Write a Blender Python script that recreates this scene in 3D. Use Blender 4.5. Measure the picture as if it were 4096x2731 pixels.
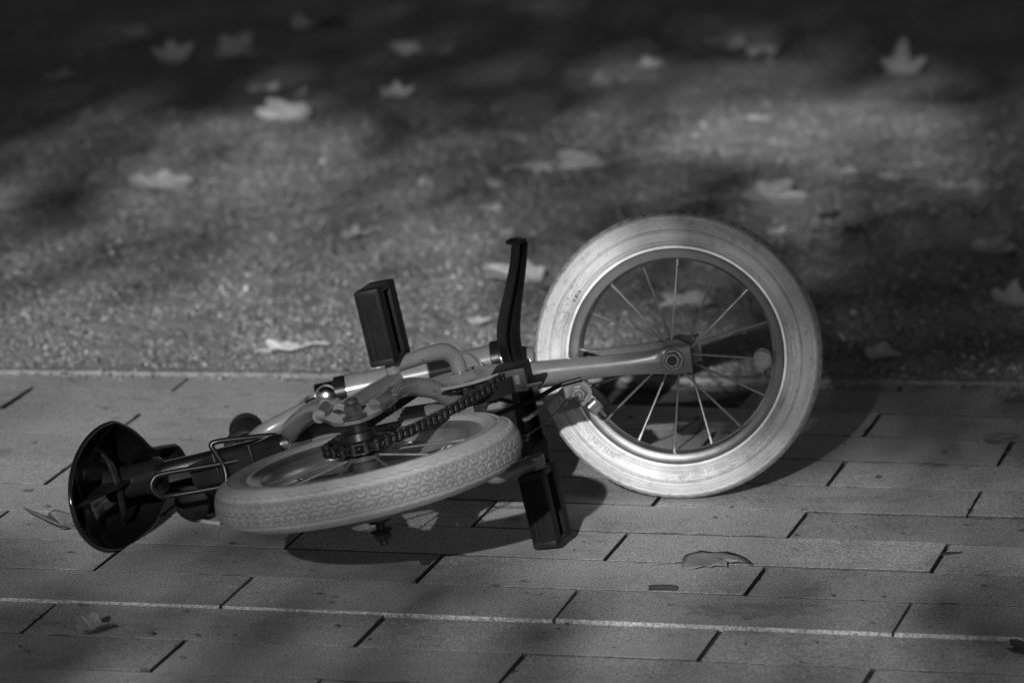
import bpy, bmesh, math, random
import numpy as np
from mathutils import Vector, Matrix
C = bpy.context
for o in list(bpy.data.objects): bpy.data.objects.remove(o)
scn = C.scene
rng = np.random.default_rng(7)
random.seed(7)

# ------------------------------------------------------------------ camera
cam_d = bpy.data.cameras.new('camera'); cam = bpy.data.objects.new('camera', cam_d)
scn.collection.objects.link(cam); scn.camera = cam
CR, CU, CF = (0.99994, -0.00207, -0.01086), (0.01106, 0.18760, 0.98218), (0.0, 0.98225, -0.18761)
cam.matrix_world = Matrix(((CR[0], CU[0], -CF[0], 0), (CR[1], CU[1], -CF[1], 0), (CR[2], CU[2], -CF[2], 1.39), (0, 0, 0, 1)))
cam_d.sensor_width = 36; cam_d.lens = 207.26; cam_d.clip_start = 0.1; cam_d.clip_end = 2000
cam_d.dof.use_dof = True; cam_d.dof.focus_distance = 6.18; cam_d.dof.aperture_fstop = 7.1

# ------------------------------------------------------------------ sky and sun
SUN = Vector((-0.53, -3.05, 1.0)).normalized()          # towards the sun: low, behind the camera, a little to the left
world = bpy.data.worlds.new('World'); scn.world = world; world.use_nodes = True
wn, wl = world.node_tree.nodes, world.node_tree.links
bg = wn['Background']
sky = wn.new('ShaderNodeTexSky'); sky.sky_type = 'NISHITA'; sky.sun_disc = False
sky.sun_elevation = math.asin(SUN.z); sky.sun_rotation = math.atan2(SUN.x, SUN.y)
bw = wn.new('ShaderNodeRGBToBW')
wl.new(sky.outputs[0], bw.inputs[0]); wl.new(bw.outputs[0], bg.inputs[0]); bg.inputs[1].default_value = 0.05
sd = bpy.data.lights.new('sun', 'SUN'); sd.energy = 5.0; sd.angle = math.radians(0.53); sd.color = (1, 1, 1)
so = bpy.data.objects.new('sun', sd); scn.collection.objects.link(so)
so.rotation_euler = SUN.to_track_quat('Z', 'Y').to_euler(); so.location = (-6, -6, 8)
scn.view_settings.view_transform = 'Standard'; scn.view_settings.look = 'None'
scn.view_settings.exposure = -0.1; scn.view_settings.gamma = 1.0
scn.render.engine = 'CYCLES'
scn.cycles.use_denoising = True

# ------------------------------------------------------------------ materials (a black and white picture: every colour is a grey)
def mat(name, v=0.5, rough=0.5, metal=0.0, coat=0.0, spec=0.5):
    m = bpy.data.materials.new(name); m.use_nodes = True
    b = m.node_tree.nodes['Principled BSDF']
    b.inputs['Base Color'].default_value = (v, v, v, 1); b.inputs['Roughness'].default_value = rough
    b.inputs['Metallic'].default_value = metal; b.inputs['Coat Weight'].default_value = coat
    b.inputs['Specular IOR Level'].default_value = spec
    return m
class NT:
    def __init__(s, m): s.n = m.node_tree.nodes; s.l = m.node_tree.links; s.b = s.n['Principled BSDF']
    def node(s, t, **kw):
        x = s.n.new(t)
        for k, v in kw.items(): setattr(x, k, v)
        return x
    def link(s, a, b): s.l.new(a, b)
    def math(s, op, a, b=None, c=None):
        x = s.node('ShaderNodeMath', operation=op)
        for i, v in enumerate((a, b, c)):
            if v is None: continue
            if isinstance(v, (int, float)): x.inputs[i].default_value = v
            else: s.link(v, x.inputs[i])
        return x.outputs[0]
    def noise(s, scale, detail=4, vec=None, rough=0.6):
        x = s.node('ShaderNodeTexNoise'); x.inputs['Scale'].default_value = scale; x.inputs['Detail'].default_value = detail
        x.inputs['Roughness'].default_value = rough
        if vec is not None: s.link(vec, x.inputs['Vector'])
        return x.outputs['Fac']
    def ramp(s, fac, stops):
        x = s.node('ShaderNodeValToRGB'); e = x.color_ramp.elements
        while len(e) < len(stops): e.new(0.5)
        for i, (p, v) in enumerate(stops): e[i].position = p; e[i].color = (v, v, v, 1)
        s.link(fac, x.inputs[0]); return x.outputs[0]
    def bump(s, h, strength=0.3, dist=0.001):
        x = s.node('ShaderNodeBump'); x.inputs['Strength'].default_value = strength; x.inputs['Distance'].default_value = dist
        s.link(h, x.inputs['Height']); s.link(x.outputs[0], s.b.inputs['Normal'])
    def obj(s): return s.node('ShaderNodeTexCoord').outputs['Object']

def worn(name, v0, v1, scale, rough, metal=0.0, coat=0.0, rr=0.15, bumps=0.0, bscale=300):
    m = mat(name, v0, rough, metal, coat); t = NT(m); co = t.obj()
    n = t.noise(scale, 6, co, 0.65)
    t.link(t.ramp(n, [(0.35, v0), (0.65, v1)]), t.b.inputs['Base Color'])
    t.link(t.math('MULTIPLY_ADD', n, rr * 2, rough - rr), t.b.inputs['Roughness'])
    if bumps: t.bump(t.noise(bscale, 3, co), bumps, 0.0006)
    return m

# paint of the frame: light, glossy, with chips and dirt specks
M_paint = worn('frame_paint', 0.125, 0.16, 25, 0.26, 0, 0.6, 0.1)
t = NT(M_paint); co = t.obj()
chips = t.ramp(t.noise(160, 3, co), [(0.67, 0.0), (0.71, 1.0)])
mx = t.node('ShaderNodeMixRGB'); mx.inputs[2].default_value = (0.06, 0.06, 0.06, 1)
old = t.b.inputs['Base Color'].links[0].from_socket
t.link(chips, mx.inputs[0]); t.link(old, mx.inputs[1]); t.link(mx.outputs[0], t.b.inputs['Base Color'])
M_rim = worn('rim_metal', 0.40, 0.52, 30, 0.30, 0.85, 0, 0.08)
M_spoke = worn('spoke_metal', 0.24, 0.34, 60, 0.38, 0.7, 0, 0.1)
M_chrome = worn('chrome', 0.5, 0.6, 60, 0.22, 1.0, 0, 0.06)
M_steel = worn('steel', 0.12, 0.22, 80, 0.4, 0.8, 0, 0.12)
M_dark = worn('dark_steel', 0.008, 0.02, 90, 0.42, 0.2, 0, 0.15)
M_chain = worn('chain_metal', 0.012, 0.04, 160, 0.45, 0.6, 0, 0.15)
M_black = worn('black_enamel', 0.005, 0.011, 30, 0.3, 0, 0.05, 0.12)
M_gloss = worn('black_gloss_plastic', 0.004, 0.008, 20, 0.16, 0, 0.3, 0.06)
M_rubber = worn('black_rubber', 0.004, 0.009, 60, 0.6, 0, 0, 0.1, 0.3, 500)
M_plast = worn('black_matt_plastic', 0.009, 0.014, 60, 0.5, 0, 0, 0.1)
M_bead = worn('ivory_plastic', 0.36, 0.42, 40, 0.4, 0, 0, 0.05)
M_paper = worn('sticker_paper', 0.62, 0.7, 90, 0.5, 0, 0.1, 0.05)
M_ink = mat('ink', 0.05, 0.6)
for m_, s_ in ((M_black, .3), (M_plast, .2), (M_dark, .35)): m_.node_tree.nodes['Principled BSDF'].inputs['Specular IOR Level'].default_value = s_
M_rubber.node_tree.nodes['Principled BSDF'].inputs['Specular IOR Level'].default_value = 0.15
M_emboss = mat('embossed_rubber', 0.40, 0.7)

def tyre_mat(name, g):
    m = mat(name, 0.72, 0.62); t = NT(m)
    phi = t.node('ShaderNodeAttribute', attribute_name='phi').outputs['Fac']
    psi = t.node('ShaderNodeAttribute', attribute_name='psi').outputs['Fac']
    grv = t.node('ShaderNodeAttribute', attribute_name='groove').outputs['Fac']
    co = t.obj()
    # fine cracks running round the side wall
    cx = t.node('ShaderNodeCombineXYZ')
    t.link(t.math('MULTIPLY', phi, 0.135 * 70), cx.inputs[0]); t.link(t.math('MULTIPLY', psi, 0.024 * 480), cx.inputs[1])
    wob = t.noise(1.2, 3, cx.outputs[0])
    cx2 = t.node('ShaderNodeCombineXYZ')
    t.link(t.math('MULTIPLY', phi, 0.135 * 70), cx2.inputs[0])
    t.link(t.math('ADD', t.math('MULTIPLY', psi, 0.024 * 480), t.math('MULTIPLY', wob, 2.2)), cx2.inputs[1])
    vo = t.node('ShaderNodeTexVoronoi', feature='DISTANCE_TO_EDGE'); vo.inputs['Scale'].default_value = 1.0
    t.link(cx2.outputs[0], vo.inputs['Vector'])
    line = t.ramp(vo.outputs['Distance'], [(0.0, 1.0), (0.07, 0.0)])
    ap = t.math('ABSOLUTE', psi)
    zone = t.ramp(t.math('MULTIPLY', ap, 0.5), [(0.66, 0.0), (0.71, 1.0), (0.94, 1.0), (0.98, 0.35)])
    some = t.ramp(t.noise(16, 3, co), [(0.40, 0.0), (0.55, 1.0)])
    crack = t.math('MULTIPLY', t.math('MULTIPLY', line, zone), some)
    # dirt: on the tread, thin film elsewhere, grooves darkened for both dirt and shade
    tread = t.ramp(t.math('MULTIPLY', ap, 0.5), [(0.22, 1.0), (0.36, 0.0)])
    film = t.noise(30, 6, co, 0.7)
    scuff = t.ramp(t.noise(110, 4, co), [(0.56, 0.0), (0.68, 1.0)])
    sx_ = t.node('ShaderNodeCombineXYZ'); t.link(t.math('MULTIPLY', phi, 1.1), sx_.inputs[0]); t.link(t.math('MULTIPLY', psi, 9.0), sx_.inputs[1])
    streak = t.ramp(t.noise(2.2, 6, sx_.outputs[0], 0.75), [(0.46, 0.0), (0.66, 1.0)])
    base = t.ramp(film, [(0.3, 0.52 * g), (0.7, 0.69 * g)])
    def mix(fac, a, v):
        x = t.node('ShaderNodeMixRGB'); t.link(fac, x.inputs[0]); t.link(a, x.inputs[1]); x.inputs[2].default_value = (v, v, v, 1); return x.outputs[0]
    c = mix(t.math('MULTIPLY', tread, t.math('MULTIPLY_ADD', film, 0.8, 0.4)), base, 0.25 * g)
    c = mix(t.math('MULTIPLY', streak, 0.6), c, 0.26)
    c = mix(t.math('MULTIPLY', scuff, t.math('MULTIPLY_ADD', tread, 0.35, 0.40)), c, 0.22)
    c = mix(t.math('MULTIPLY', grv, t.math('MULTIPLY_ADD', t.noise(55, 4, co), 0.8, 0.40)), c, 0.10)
    c = mix(t.math('MULTIPLY', crack, 0.55), c, 0.18)
    t.link(c, t.b.inputs['Base Color'])
    h = t.math('SUBTRACT', t.math('MULTIPLY', t.noise(260, 4, co), 0.3), t.math('MULTIPLY', crack, 0.8))
    t.bump(h, 0.6, 0.0007)
    return m
M_tyre = tyre_mat('white_tyre_rubber', 1.0); M_tyre2 = tyre_mat('shaded_tyre_rubber', 0.63)  # second one: same rubber, its colour darkened for the shade on the rear tyre

# ------------------------------------------------------------------ mesh helpers
class MB:
    def __init__(s): s.v = []; s.f = []; s.n = 0
    def add(s, v, f):
        v = np.asarray(v, float); s.v.append(v); s.f += [tuple(int(i) + s.n for i in q) for q in f]; s.n += len(v); return s
def crom(P, k=8, closed=False):
    P = np.asarray(P, float); n = len(P); out = []
    if n < 3 or k <= 1: return P
    for i in range(n if closed else n - 1):
        if closed: a, b, c, d = P[(i - 1) % n], P[i], P[(i + 1) % n], P[(i + 2) % n]
        else:
            b, c = P[i], P[i + 1]; a = P[i - 1] if i else 2 * b - c; d = P[i + 2] if i + 2 < n else 2 * c - b
        for j in range(k):
            u = j / k
            out.append(0.5 * (2 * b + (c - a) * u + (2 * a - 5 * b + 4 * c - d) * u * u + (3 * b - a - 3 * c + d) * u ** 3))
    if not closed: out.append(P[-1])
    return np.array(out)
def nrm(a): a = np.asarray(a, float); return a / np.linalg.norm(a)
def frame_of(d):
    d = nrm(d); a = np.array([0, 0, 1.0]) if abs(d[2]) < 0.9 else np.array([1.0, 0, 0])
    x = nrm(np.cross(a, d)); return x, np.cross(d, x), d
def tube(mb, P, r, n=14, k=8, closed=False, caps=True, up=None, ry=None):
    """round (or, with up and ry, oval) tube along a smoothed path; r may vary along the control points"""
    P = np.asarray(P, float); m = len(P)
    rr = np.full(m, r) if np.isscalar(r) else np.asarray(r, float)
    r2 = rr if ry is None else (np.full(m, ry) if np.isscalar(ry) else np.asarray(ry, float))
    Q = crom(np.hstack([P, rr[:, None], r2[:, None]]), k, closed); X, ra, rb = Q[:, :3], Q[:, 3], Q[:, 4]
    N = len(X); T = np.gradient(X, axis=0) if not closed else np.roll(X, -1, 0) - np.roll(X, 1, 0)
    T /= np.linalg.norm(T, axis=1)[:, None] + 1e-12
    side = np.zeros((N, 3)); x = frame_of(T[0])[0]
    for i in range(N):
        if up is not None: x = np.cross(up, T[i])
        x = x - T[i] * (x @ T[i]); x = x / (np.linalg.norm(x) + 1e-12); side[i] = x
    oth = np.cross(T, side); a = np.arange(n) * 2 * np.pi / n
    V = X[:, None] + side[:, None] * (np.cos(a)[None, :, None] * ra[:, None, None]) + oth[:, None] * (np.sin(a)[None, :, None] * rb[:, None, None])
    F = []
    for i in range(N if closed else N - 1):
        j = (i + 1) % N
        for q in range(n): F.append((i * n + q, i * n + (q + 1) % n, j * n + (q + 1) % n, j * n + q))
    V = V.reshape(-1, 3)
    if caps and not closed: F += [tuple(range(n - 1, -1, -1)), tuple(range((N - 1) * n, N * n))]
    mb.add(V, F)
def lathe(mb, prof, org, ax, n=24, xdir=None, close=False):
    """prof = [(radius, height)], revolved round ax through org"""
    x, y, d = frame_of(ax) if xdir is None else (nrm(xdir), np.cross(nrm(ax), nrm(xdir)), nrm(ax))
    prof = np.asarray(prof, float); m = len(prof); a = np.arange(n) * 2 * np.pi / n
    V = np.asarray(org)[None, None] + prof[:, 0][:, None, None] * (np.cos(a)[None, :, None] * x + np.sin(a)[None, :, None] * y) + prof[:, 1][:, None, None] * d
    F = []
    for i in range(m if close else m - 1):
        j = (i + 1) % m
        for q in range(n): F.append((i * n + q, i * n + (q + 1) % n, j * n + (q + 1) % n, j * n + q))
    if not close: F += [tuple(range(n - 1, -1, -1)), tuple(range((m - 1) * n, m * n))]
    mb.add(V.reshape(-1, 3), F)
def cyl(mb, a, b, r, n=20, bev=0.0008):
    a, b = np.asarray(a, float), np.asarray(b, float); h = np.linalg.norm(b - a); bev = min(bev, r * .4, h * .4)
    lathe(mb, [(r - bev, 0), (r, bev), (r, h - bev), (r - bev, h)], a, b - a, n)
def hexnut(mb, a, b, r):
    a, b = np.asarray(a, float), np.asarray(b, float); h = np.linalg.norm(b - a)
    lathe(mb, [(r * .9, 0), (r, h * .1), (r, h * .85), (r * .82, h)], a, b - a, 6)
def box(mb, c, half, axes=np.eye(3), bev=0.002, seg=2):
    bm = bmesh.new(); bmesh.ops.create_cube(bm, size=2)
    for v in bm.verts: v.co = Vector((v.co.x * half[0], v.co.y * half[1], v.co.z * half[2]))
    if bev: bmesh.ops.bevel(bm, geom=bm.edges[:], offset=bev, segments=seg, affect='EDGES', profile=0.6)
    bm.verts.index_update()
    V = np.array([v.co[:] for v in bm.verts]) @ np.asarray(axes, float) + np.asarray(c, float)
    mb.add(V, [[v.index for v in f.verts] for f in bm.faces]); bm.free()
def prism(mb, poly, z0, z1, org, X, Y, Z):
    """flat outline (list of 2-D points) given thickness"""
    poly = np.asarray(poly, float); n = len(poly); org = np.asarray(org, float)
    lay = lambda z: org + poly[:, :1] * np.asarray(X) + poly[:, 1:] * np.asarray(Y) + z * np.asarray(Z)
    F = [tuple(range(n - 1, -1, -1)), tuple(range(n, 2 * n))] + [(i, (i + 1) % n, n + (i + 1) % n, n + i) for i in range(n)]
    mb.add(np.vstack([lay(z0), lay(z1)]), F)

def mesh_from(name, v, f, m, smooth=40):
    me = bpy.data.meshes.new(name); me.from_pydata(np.asarray(v).tolist(), [], f); me.update()
    if m is not None: me.materials.append(m)
    if smooth:
        bm = bmesh.new(); bm.from_mesh(me); bmesh.ops.recalc_face_normals(bm, faces=bm.faces[:]); bm.to_mesh(me); bm.free()
        me.shade_smooth(); me.set_sharp_from_angle(angle=math.radians(smooth))
    return me
def link(name, me, parent=None):
    o = bpy.data.objects.new(name, me); scn.collection.objects.link(o)
    if parent is not None: o.parent = parent
    return o
def tag(o, label=None, cat=None, group=None, kind=None):
    for k, v in (('label', label), ('category', cat), ('group', group), ('kind', kind)):
        if v: o[k] = v
    return o

# ================================================================== SETTING
TH = -0.211747; E1 = np.array([math.cos(TH), math.sin(TH)]); E2 = np.array([-math.sin(TH), math.cos(TH)])
ROW, LEN, OFF, PH = 0.134729, 0.345816, 6.874774, -1.351183
EDGE_A, EDGE_B = np.array([-0.5981, 7.101]), np.array([0.5570, 6.9631])   # front of the lawn edging
ED = nrm(EDGE_B - EDGE_A); EN = np.array([-ED[1], ED[0]])

def ground_mat():
    m = mat('soil', 0.05, 0.95); t = NT(m); co = t.obj()
    t.link(t.ramp(t.noise(18, 6, co, 0.7), [(0.35, 0.03), (0.7, 0.09)]), t.b.inputs['Base Color'])
    t.bump(t.noise(120, 5, co), 0.8, 0.01); return m
def paver_mat():
    m = mat('concrete_paver', 0.2, 0.85, spec=0.35); t = NT(m); co = t.obj()
    rnd = t.node('ShaderNodeAttribute', attribute_name='tone').outputs['Fac']
    fine = t.noise(430, 3, co, 0.8); mid = t.noise(45, 6, co, 0.7); big = t.noise(3.0, 5, co, 0.6)
    a = t.ramp(fine, [(0.36, 0.14), (0.5, 0.39), (0.66, 0.74)])
    k = t.math('MULTIPLY', t.math('MULTIPLY_ADD', mid, 0.55, 0.72), t.math('MULTIPLY_ADD', big, 0.5, 0.75))
    k = t.math('MULTIPLY', k, rnd)
    # dark specks and stains trodden into the surface
    vo = t.node('ShaderNodeTexVoronoi', feature='F1'); vo.inputs['Scale'].default_value = 75; t.link(co, vo.inputs['Vector'])
    speck = t.math('MULTIPLY', t.ramp(vo.outputs['Distance'], [(0.12, 1.0), (0.2, 0.0)]), t.ramp(t.noise(9, 4, co), [(0.46, 0.0), (0.58, 1.0)]))
    side_dark = t.node('ShaderNodeAttribute', attribute_name='side').outputs['Fac']
    k = t.math('MULTIPLY', k, t.math('MULTIPLY_ADD', side_dark, -0.85, 1.0))
    stain = t.ramp(t.noise(7, 7, co, 0.75), [(0.54, 0.0), (0.66, 1.0)])
    k = t.math('MULTIPLY', k, t.math('MULTIPLY_ADD', speck, -0.45, 1.0))
    k = t.math('MULTIPLY', k, t.math('MULTIPLY_ADD', stain, -0.30, 1.0))
    # one dried spill in front of the step
    sp = t.node('ShaderNodeSeparateXYZ'); t.link(co, sp.inputs[0])
    dx = t.math('MULTIPLY', t.math('SUBTRACT', sp.outputs[0], 0.235), 1 / .062); dy = t.math('MULTIPLY', t.math('SUBTRACT', sp.outputs[1], 5.815), 1 / .030)
    rad = t.math('ADD', t.math('SQRT', t.math('ADD', t.math('MULTIPLY', dx, dx), t.math('MULTIPLY', dy, dy))), t.math('MULTIPLY_ADD', t.noise(34, 5, co, 0.75), 4.2, -2.1))
    spill = t.ramp(t.math('MULTIPLY', rad, .5), [(0.20, 0.25), (0.40, 0.9), (0.50, 0.0)])
    k = t.math('MULTIPLY', k, t.math('MULTIPLY_ADD', spill, -0.45, 1.0))
    x = t.node('ShaderNodeMixRGB', blend_type='MULTIPLY'); x.inputs[0].default_value = 1
    t.link(a, x.inputs[1]); t.link(k, x.inputs[2]); t.link(x.outputs[0], t.b.inputs['Base Color'])
    t.bump(t.math('ADD', fine, t.math('MULTIPLY', mid, 0.5)), 0.55, 0.0012); return m
M_soil, M_paver = ground_mat(), paver_mat()

# ground sheet to the horizon
me = mesh_from('ground', [(-400, -200, -0.03), (400, -200, -0.03), (400, 900, -0.03), (-400, 900, -0.03)], [(0, 1, 2, 3)], M_soil, 0)
tag(link('ground', me), kind='structure')

def build_pavement():
    bm = bmesh.new(); tone = bm.verts.layers.float.new('tone'); side = bm.verts.layers.float.new('side')
    r = random.Random(3)
    for k in range(-3, 22):                                   # row k lies between line k and line k+1
        v1 = OFF - k * ROW; v0 = v1 - ROW
        n0 = int(math.floor((-4.4 - PH) / LEN)); n1 = int(math.ceil((1.6 - PH) / LEN))
        raise_ = 0.0 if k < 9 else -0.0046          # the near courses have sunk a little
        for n in range(n0, n1):
            u0 = PH + ((k + 1) % 2) * LEN / 2 + n * LEN; u1 = u0 + LEN
            gu = 0.0014 + r.random() * 0.0014; gv = 0.0013 + r.random() * 0.0019
            if k >= 9: raise_ = -0.0022 - 0.0012 * min(1, max(0, (u0 + 1.75) / .7))
            z = (r.gauss(0, 0.0004) if k not in (8, 9) else 0.0) + raise_; tl = r.gauss(0, 0.0003), r.gauss(0, 0.0002)
            T = min(1.25, max(0.78, r.gauss(1, 0.10)))
            bv = 0.0004
            q = []
            for (uu, vv) in ((u0 + gu, v0 + gv), (u1 - gu, v0 + gv), (u1 - gu, v1 - gv), (u0 + gu, v1 - gv)):
                q.append((uu + r.gauss(0, .0006), vv + r.gauss(0, .0004)))
            cu, cv = (u0 + u1) / 2, (v0 + v1) / 2
            # subdivide the long edges a little so arrises look chipped
            ring = []
            for i in range(4):
                a, b = np.array(q[i]), np.array(q[(i + 1) % 4]); m_ = 26 if i % 2 == 0 else 11
                inw = nrm(np.array([cu, cv]) - (a + b) / 2); inw = np.array([0, np.sign(inw[1])]) if i % 2 == 0 else np.array([np.sign(inw[0]), 0])
                for j in range(m_):
                    ring.append((a + (b - a) * j / m_, inw, j))
            def mk(p, zz, sd_=0.0):
                w = p[0] * E1 + p[1] * E2
                v = bm.verts.new((w[0], w[1], zz)); v[tone] = T; v[side] = sd_; return v
            tilt = lambda p: z + (p[0] - cu) / LEN * 2 * tl[0] + (p[1] - cv) / ROW * 2 * tl[1]
            joint_dark = 0.25 if k == 8 else 1.0                     # how much the faces inside the joints are darkened
            low = [mk(p, -0.03, joint_dark) for p, _, _ in ring]
            mid = [mk(p, tilt(p) - bv * (0.7 + 0.6 * r.random()), joint_dark) for p, _, _ in ring]
            top = []
            for i, (p, inw, j) in enumerate(ring):
                e = bv * (0.5 + 0.8 * r.random())
                if r.random() < 0.045: e += 0.002 + 0.005 * r.random()          # chipped arris
                pin = p + inw * e
                if j == 0: pin = p + (inw + ring[i - 1][1]) * bv
                top.append(mk(pin, tilt(pin)))
            m_ = len(ring)
            for i in range(m_):
                j = (i + 1) % m_
                bm.faces.new((low[i], low[j], mid[j], mid[i])); bm.faces.new((mid[i], mid[j], top[j], top[i]))
            bm.faces.new(top)
    c = EDGE_A - EN * 0.006
    bmesh.ops.bisect_plane(bm, geom=bm.verts[:] + bm.edges[:] + bm.faces[:], plane_co=(c[0], c[1], 0), plane_no=(EN[0], EN[1], 0), clear_outer=True)
    me = bpy.data.meshes.new('pavement'); bm.to_mesh(me); bm.free(); me.materials.append(M_paver)
    return tag(link('pavement', me), kind='structure')
build_pavement()

# sand bed filling the joints just below the pavers
M_sand = worn('joint_sand', 0.02, 0.06, 60, 0.95, 0, 0, 0.03, 0.6, 300)
def strip(p0, p1, w, z0, z1, name, m, seg=60, jit=0.0, seed=1):
    r = random.Random(seed); p0, p1 = np.asarray(p0), np.asarray(p1); d = nrm(p1 - p0); n = np.array([-d[1], d[0]]); V = []; F = []
    for i in range(seg + 1):
        c = p0 + (p1 - p0) * i / seg; a, b = r.gauss(0, jit), r.gauss(0, jit)
        for off, z in ((-w / 2 + a, z0), (-w / 2 + a, z1 - .001), (-w / 2 + .001 + a, z1), (w / 2 - .001 + b, z1), (w / 2 + b, z1 - .001), (w / 2 + b, z0)):
            q = c + n * off; V.append((q[0], q[1], z))
    for i in range(seg):
        for j in range(5): F.append((i * 6 + j, i * 6 + 6 + j, i * 6 + 7 + j, i * 6 + 1 + j))
    return link(name, mesh_from(name, V, F, m, 30))
A0, A1 = EDGE_A - ED * 3, EDGE_B + ED * 3
sb = np.array([A0 - EN * 0.004, A1 - EN * 0.004, A1 - EN * 4.2, A0 - EN * 4.2])
tag(link('joint_bed', mesh_from('joint_bed', [(p[0], p[1], -0.006) for p in sb], [(0, 1, 2, 3)], M_sand, 0)), kind='structure')
# thin concrete edging between paving and lawn
M_edge = worn('edging_concrete', 0.14, 0.24, 60, 0.85, 0, 0, 0.05, 0.5, 300)
tag(strip(A0 + EN * 0.013, A1 + EN * 0.013, 0.022, -0.03, 0.004, 'edging', M_edge, 80, .0006), kind='structure')
# gritty ground behind the paving
def grit_ground_mat():
    m = mat('gritty_ground', 0.12, 0.95, spec=0.25); t = NT(m); co = t.obj()
    fine = t.noise(170, 6, co, 0.85); mid = t.noise(40, 6, co, 0.8); big = t.noise(2.6, 5, co, 0.65)
    a = t.ramp(fine, [(0.34, 0.13), (0.52, 0.33), (0.70, 0.62)])
    k = t.math('MULTIPLY', t.math('MULTIPLY_ADD', mid, 0.9, 0.50), t.math('MULTIPLY_ADD', big, 0.9, 0.50))
    x = t.node('ShaderNodeMixRGB', blend_type='MULTIPLY'); x.inputs[0].default_value = 1
    t.link(a, x.inputs[1]); t.link(k, x.inputs[2]); t.link(x.outputs[0], t.b.inputs['Base Color'])
    t.bump(t.math('ADD', fine, t.math('MULTIPLY', mid, 1.2)), 0.6, 0.004); return m
M_grit = grit_ground_mat()
def build_gravel_bed():
    nx, ny = 420, 330; u = np.linspace(-2.6, 2.6, nx); v = np.linspace(0.024, 6.5, ny) ; v = 0.024 + 6.5 * np.linspace(0, 1, ny) ** 1.5
    U, Vv = np.meshgrid(u, v); mid = (EDGE_A + EDGE_B) / 2
    X = mid[0] + ED[0] * U + EN[0] * Vv; Y = mid[1] + ED[1] * U + EN[1] * Vv
    Z = .004 * np.sin(X * 7 + 1.3 * np.sin(Y * 5)) * np.sin(Y * 6 + 1.1 * np.sin(X * 4)) + .0022 * np.sin(X * 31 + 2 * np.sin(Y * 17)) * np.sin(Y * 27 + 2 * np.sin(X * 13)) + rng.normal(0, .0011, X.shape)
    Z = -.004 + Z * np.clip(Vv / .1, 0.2, 1)
    i, j = np.meshgrid(np.arange(ny - 1), np.arange(nx - 1), indexing='ij'); a = i * nx + j
    F = np.stack([a, a + 1, a + nx + 1, a + nx], -1).reshape(-1, 4).tolist()
    me = mesh_from('gravel_bed', np.stack([X, Y, Z], -1).reshape(-1, 3), F, M_grit, 0); me.shade_smooth()
    tag(link('gravel_bed', me), kind='structure')
build_gravel_bed()
def build_gravel():
    """loose grains, moss tips and crumbs covering the bed"""
    def area(n, x0, x1, y0, y1):
        x = rng.uniform(x0, x1, n); y = rng.uniform(y0, y1, n); keep = (np.stack([x, y], 1) - EDGE_A) @ EN > 0.020
        return x[keep], y[keep]
    ns_ = 2600; sx_ = rng.uniform(-.3, 1.5, ns_); sd_ = -np.abs(rng.normal(0, .022, ns_)) + .012; sp_ = EDGE_A + ED * sx_[:, None] + EN * sd_[:, None]
    parts = [(sp_[:, 0], sp_[:, 1]), area(190000, -1.1, 1.1, 6.85, 9.3), area(60000, -2.4, 2.4, 6.7, 11.5)]
    x = np.concatenate([p[0] for p in parts]); y = np.concatenate([p[1] for p in parts]); n = len(x)
    s = np.exp(rng.normal(math.log(.0016), .42, n)); s = np.clip(s, .0007, .0048)
    z0 = .004 * np.sin(x * 7 + 1.3 * np.sin(y * 5)) * np.sin(y * 6 + 1.1 * np.sin(x * 4)) - .004
    z0[:ns_] = np.where(sd_ > 0, .0035, .0002); s[:ns_] *= .7
    a = rng.uniform(0, 2 * np.pi, n); P = np.stack([x, y, z0], 1); V = []
    for q in range(4):
        r_ = s * rng.uniform(.7, 1.5, n); V.append(P + np.stack([np.cos(a + q * np.pi / 2) * r_, np.sin(a + q * np.pi / 2) * r_, s * rng.uniform(-.3, .5, n)], 1))
    V.append(P + np.stack([rng.normal(0, .4, n) * s, rng.normal(0, .4, n) * s, s * rng.uniform(.8, 2.0, n)], 1))
    V = np.stack(V, 1).reshape(-1, 3); i = np.arange(n)[:, None] * 5
    tr = (i[:, None, :] + np.array([[0, 1, 4], [1, 2, 4], [2, 3, 4], [3, 0, 4]])[None]).reshape(-1)
    me = bpy.data.meshes.new('gravel'); me.vertices.add(len(V)); me.vertices.foreach_set('co', V.ravel())
    me.loops.add(len(tr)); me.loops.foreach_set('vertex_index', tr.astype(np.int32)); me.polygons.add(4 * n); me.polygons.foreach_set('loop_start', np.arange(4 * n) * 3); me.update(calc_edges=True)
    g = np.sin(x * 5.1 + y * 3.3) * np.cos(y * 4.7 - x * 2.2)
    tone = np.clip(.26 + .03 * g + rng.normal(0, .08, n), .05, .5); pale = rng.random(n) < .02; tone[pale] = rng.uniform(.5, .75, pale.sum())
    at = me.attributes.new('tone', 'FLOAT', 'POINT'); at.data.foreach_set('value', np.repeat(tone, 5).astype(np.float32))
    m = mat('gravel_grain', .14, .85, spec=.3); t = NT(m); t.link(t.node('ShaderNodeAttribute', attribute_name='tone').outputs['Fac'], t.b.inputs['Base Color']); me.materials.append(m)
    tag(link('gravel', me), 'fine grey gravel and moss covering the ground behind the paving', 'gravel', kind='stuff')
build_gravel()

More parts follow.
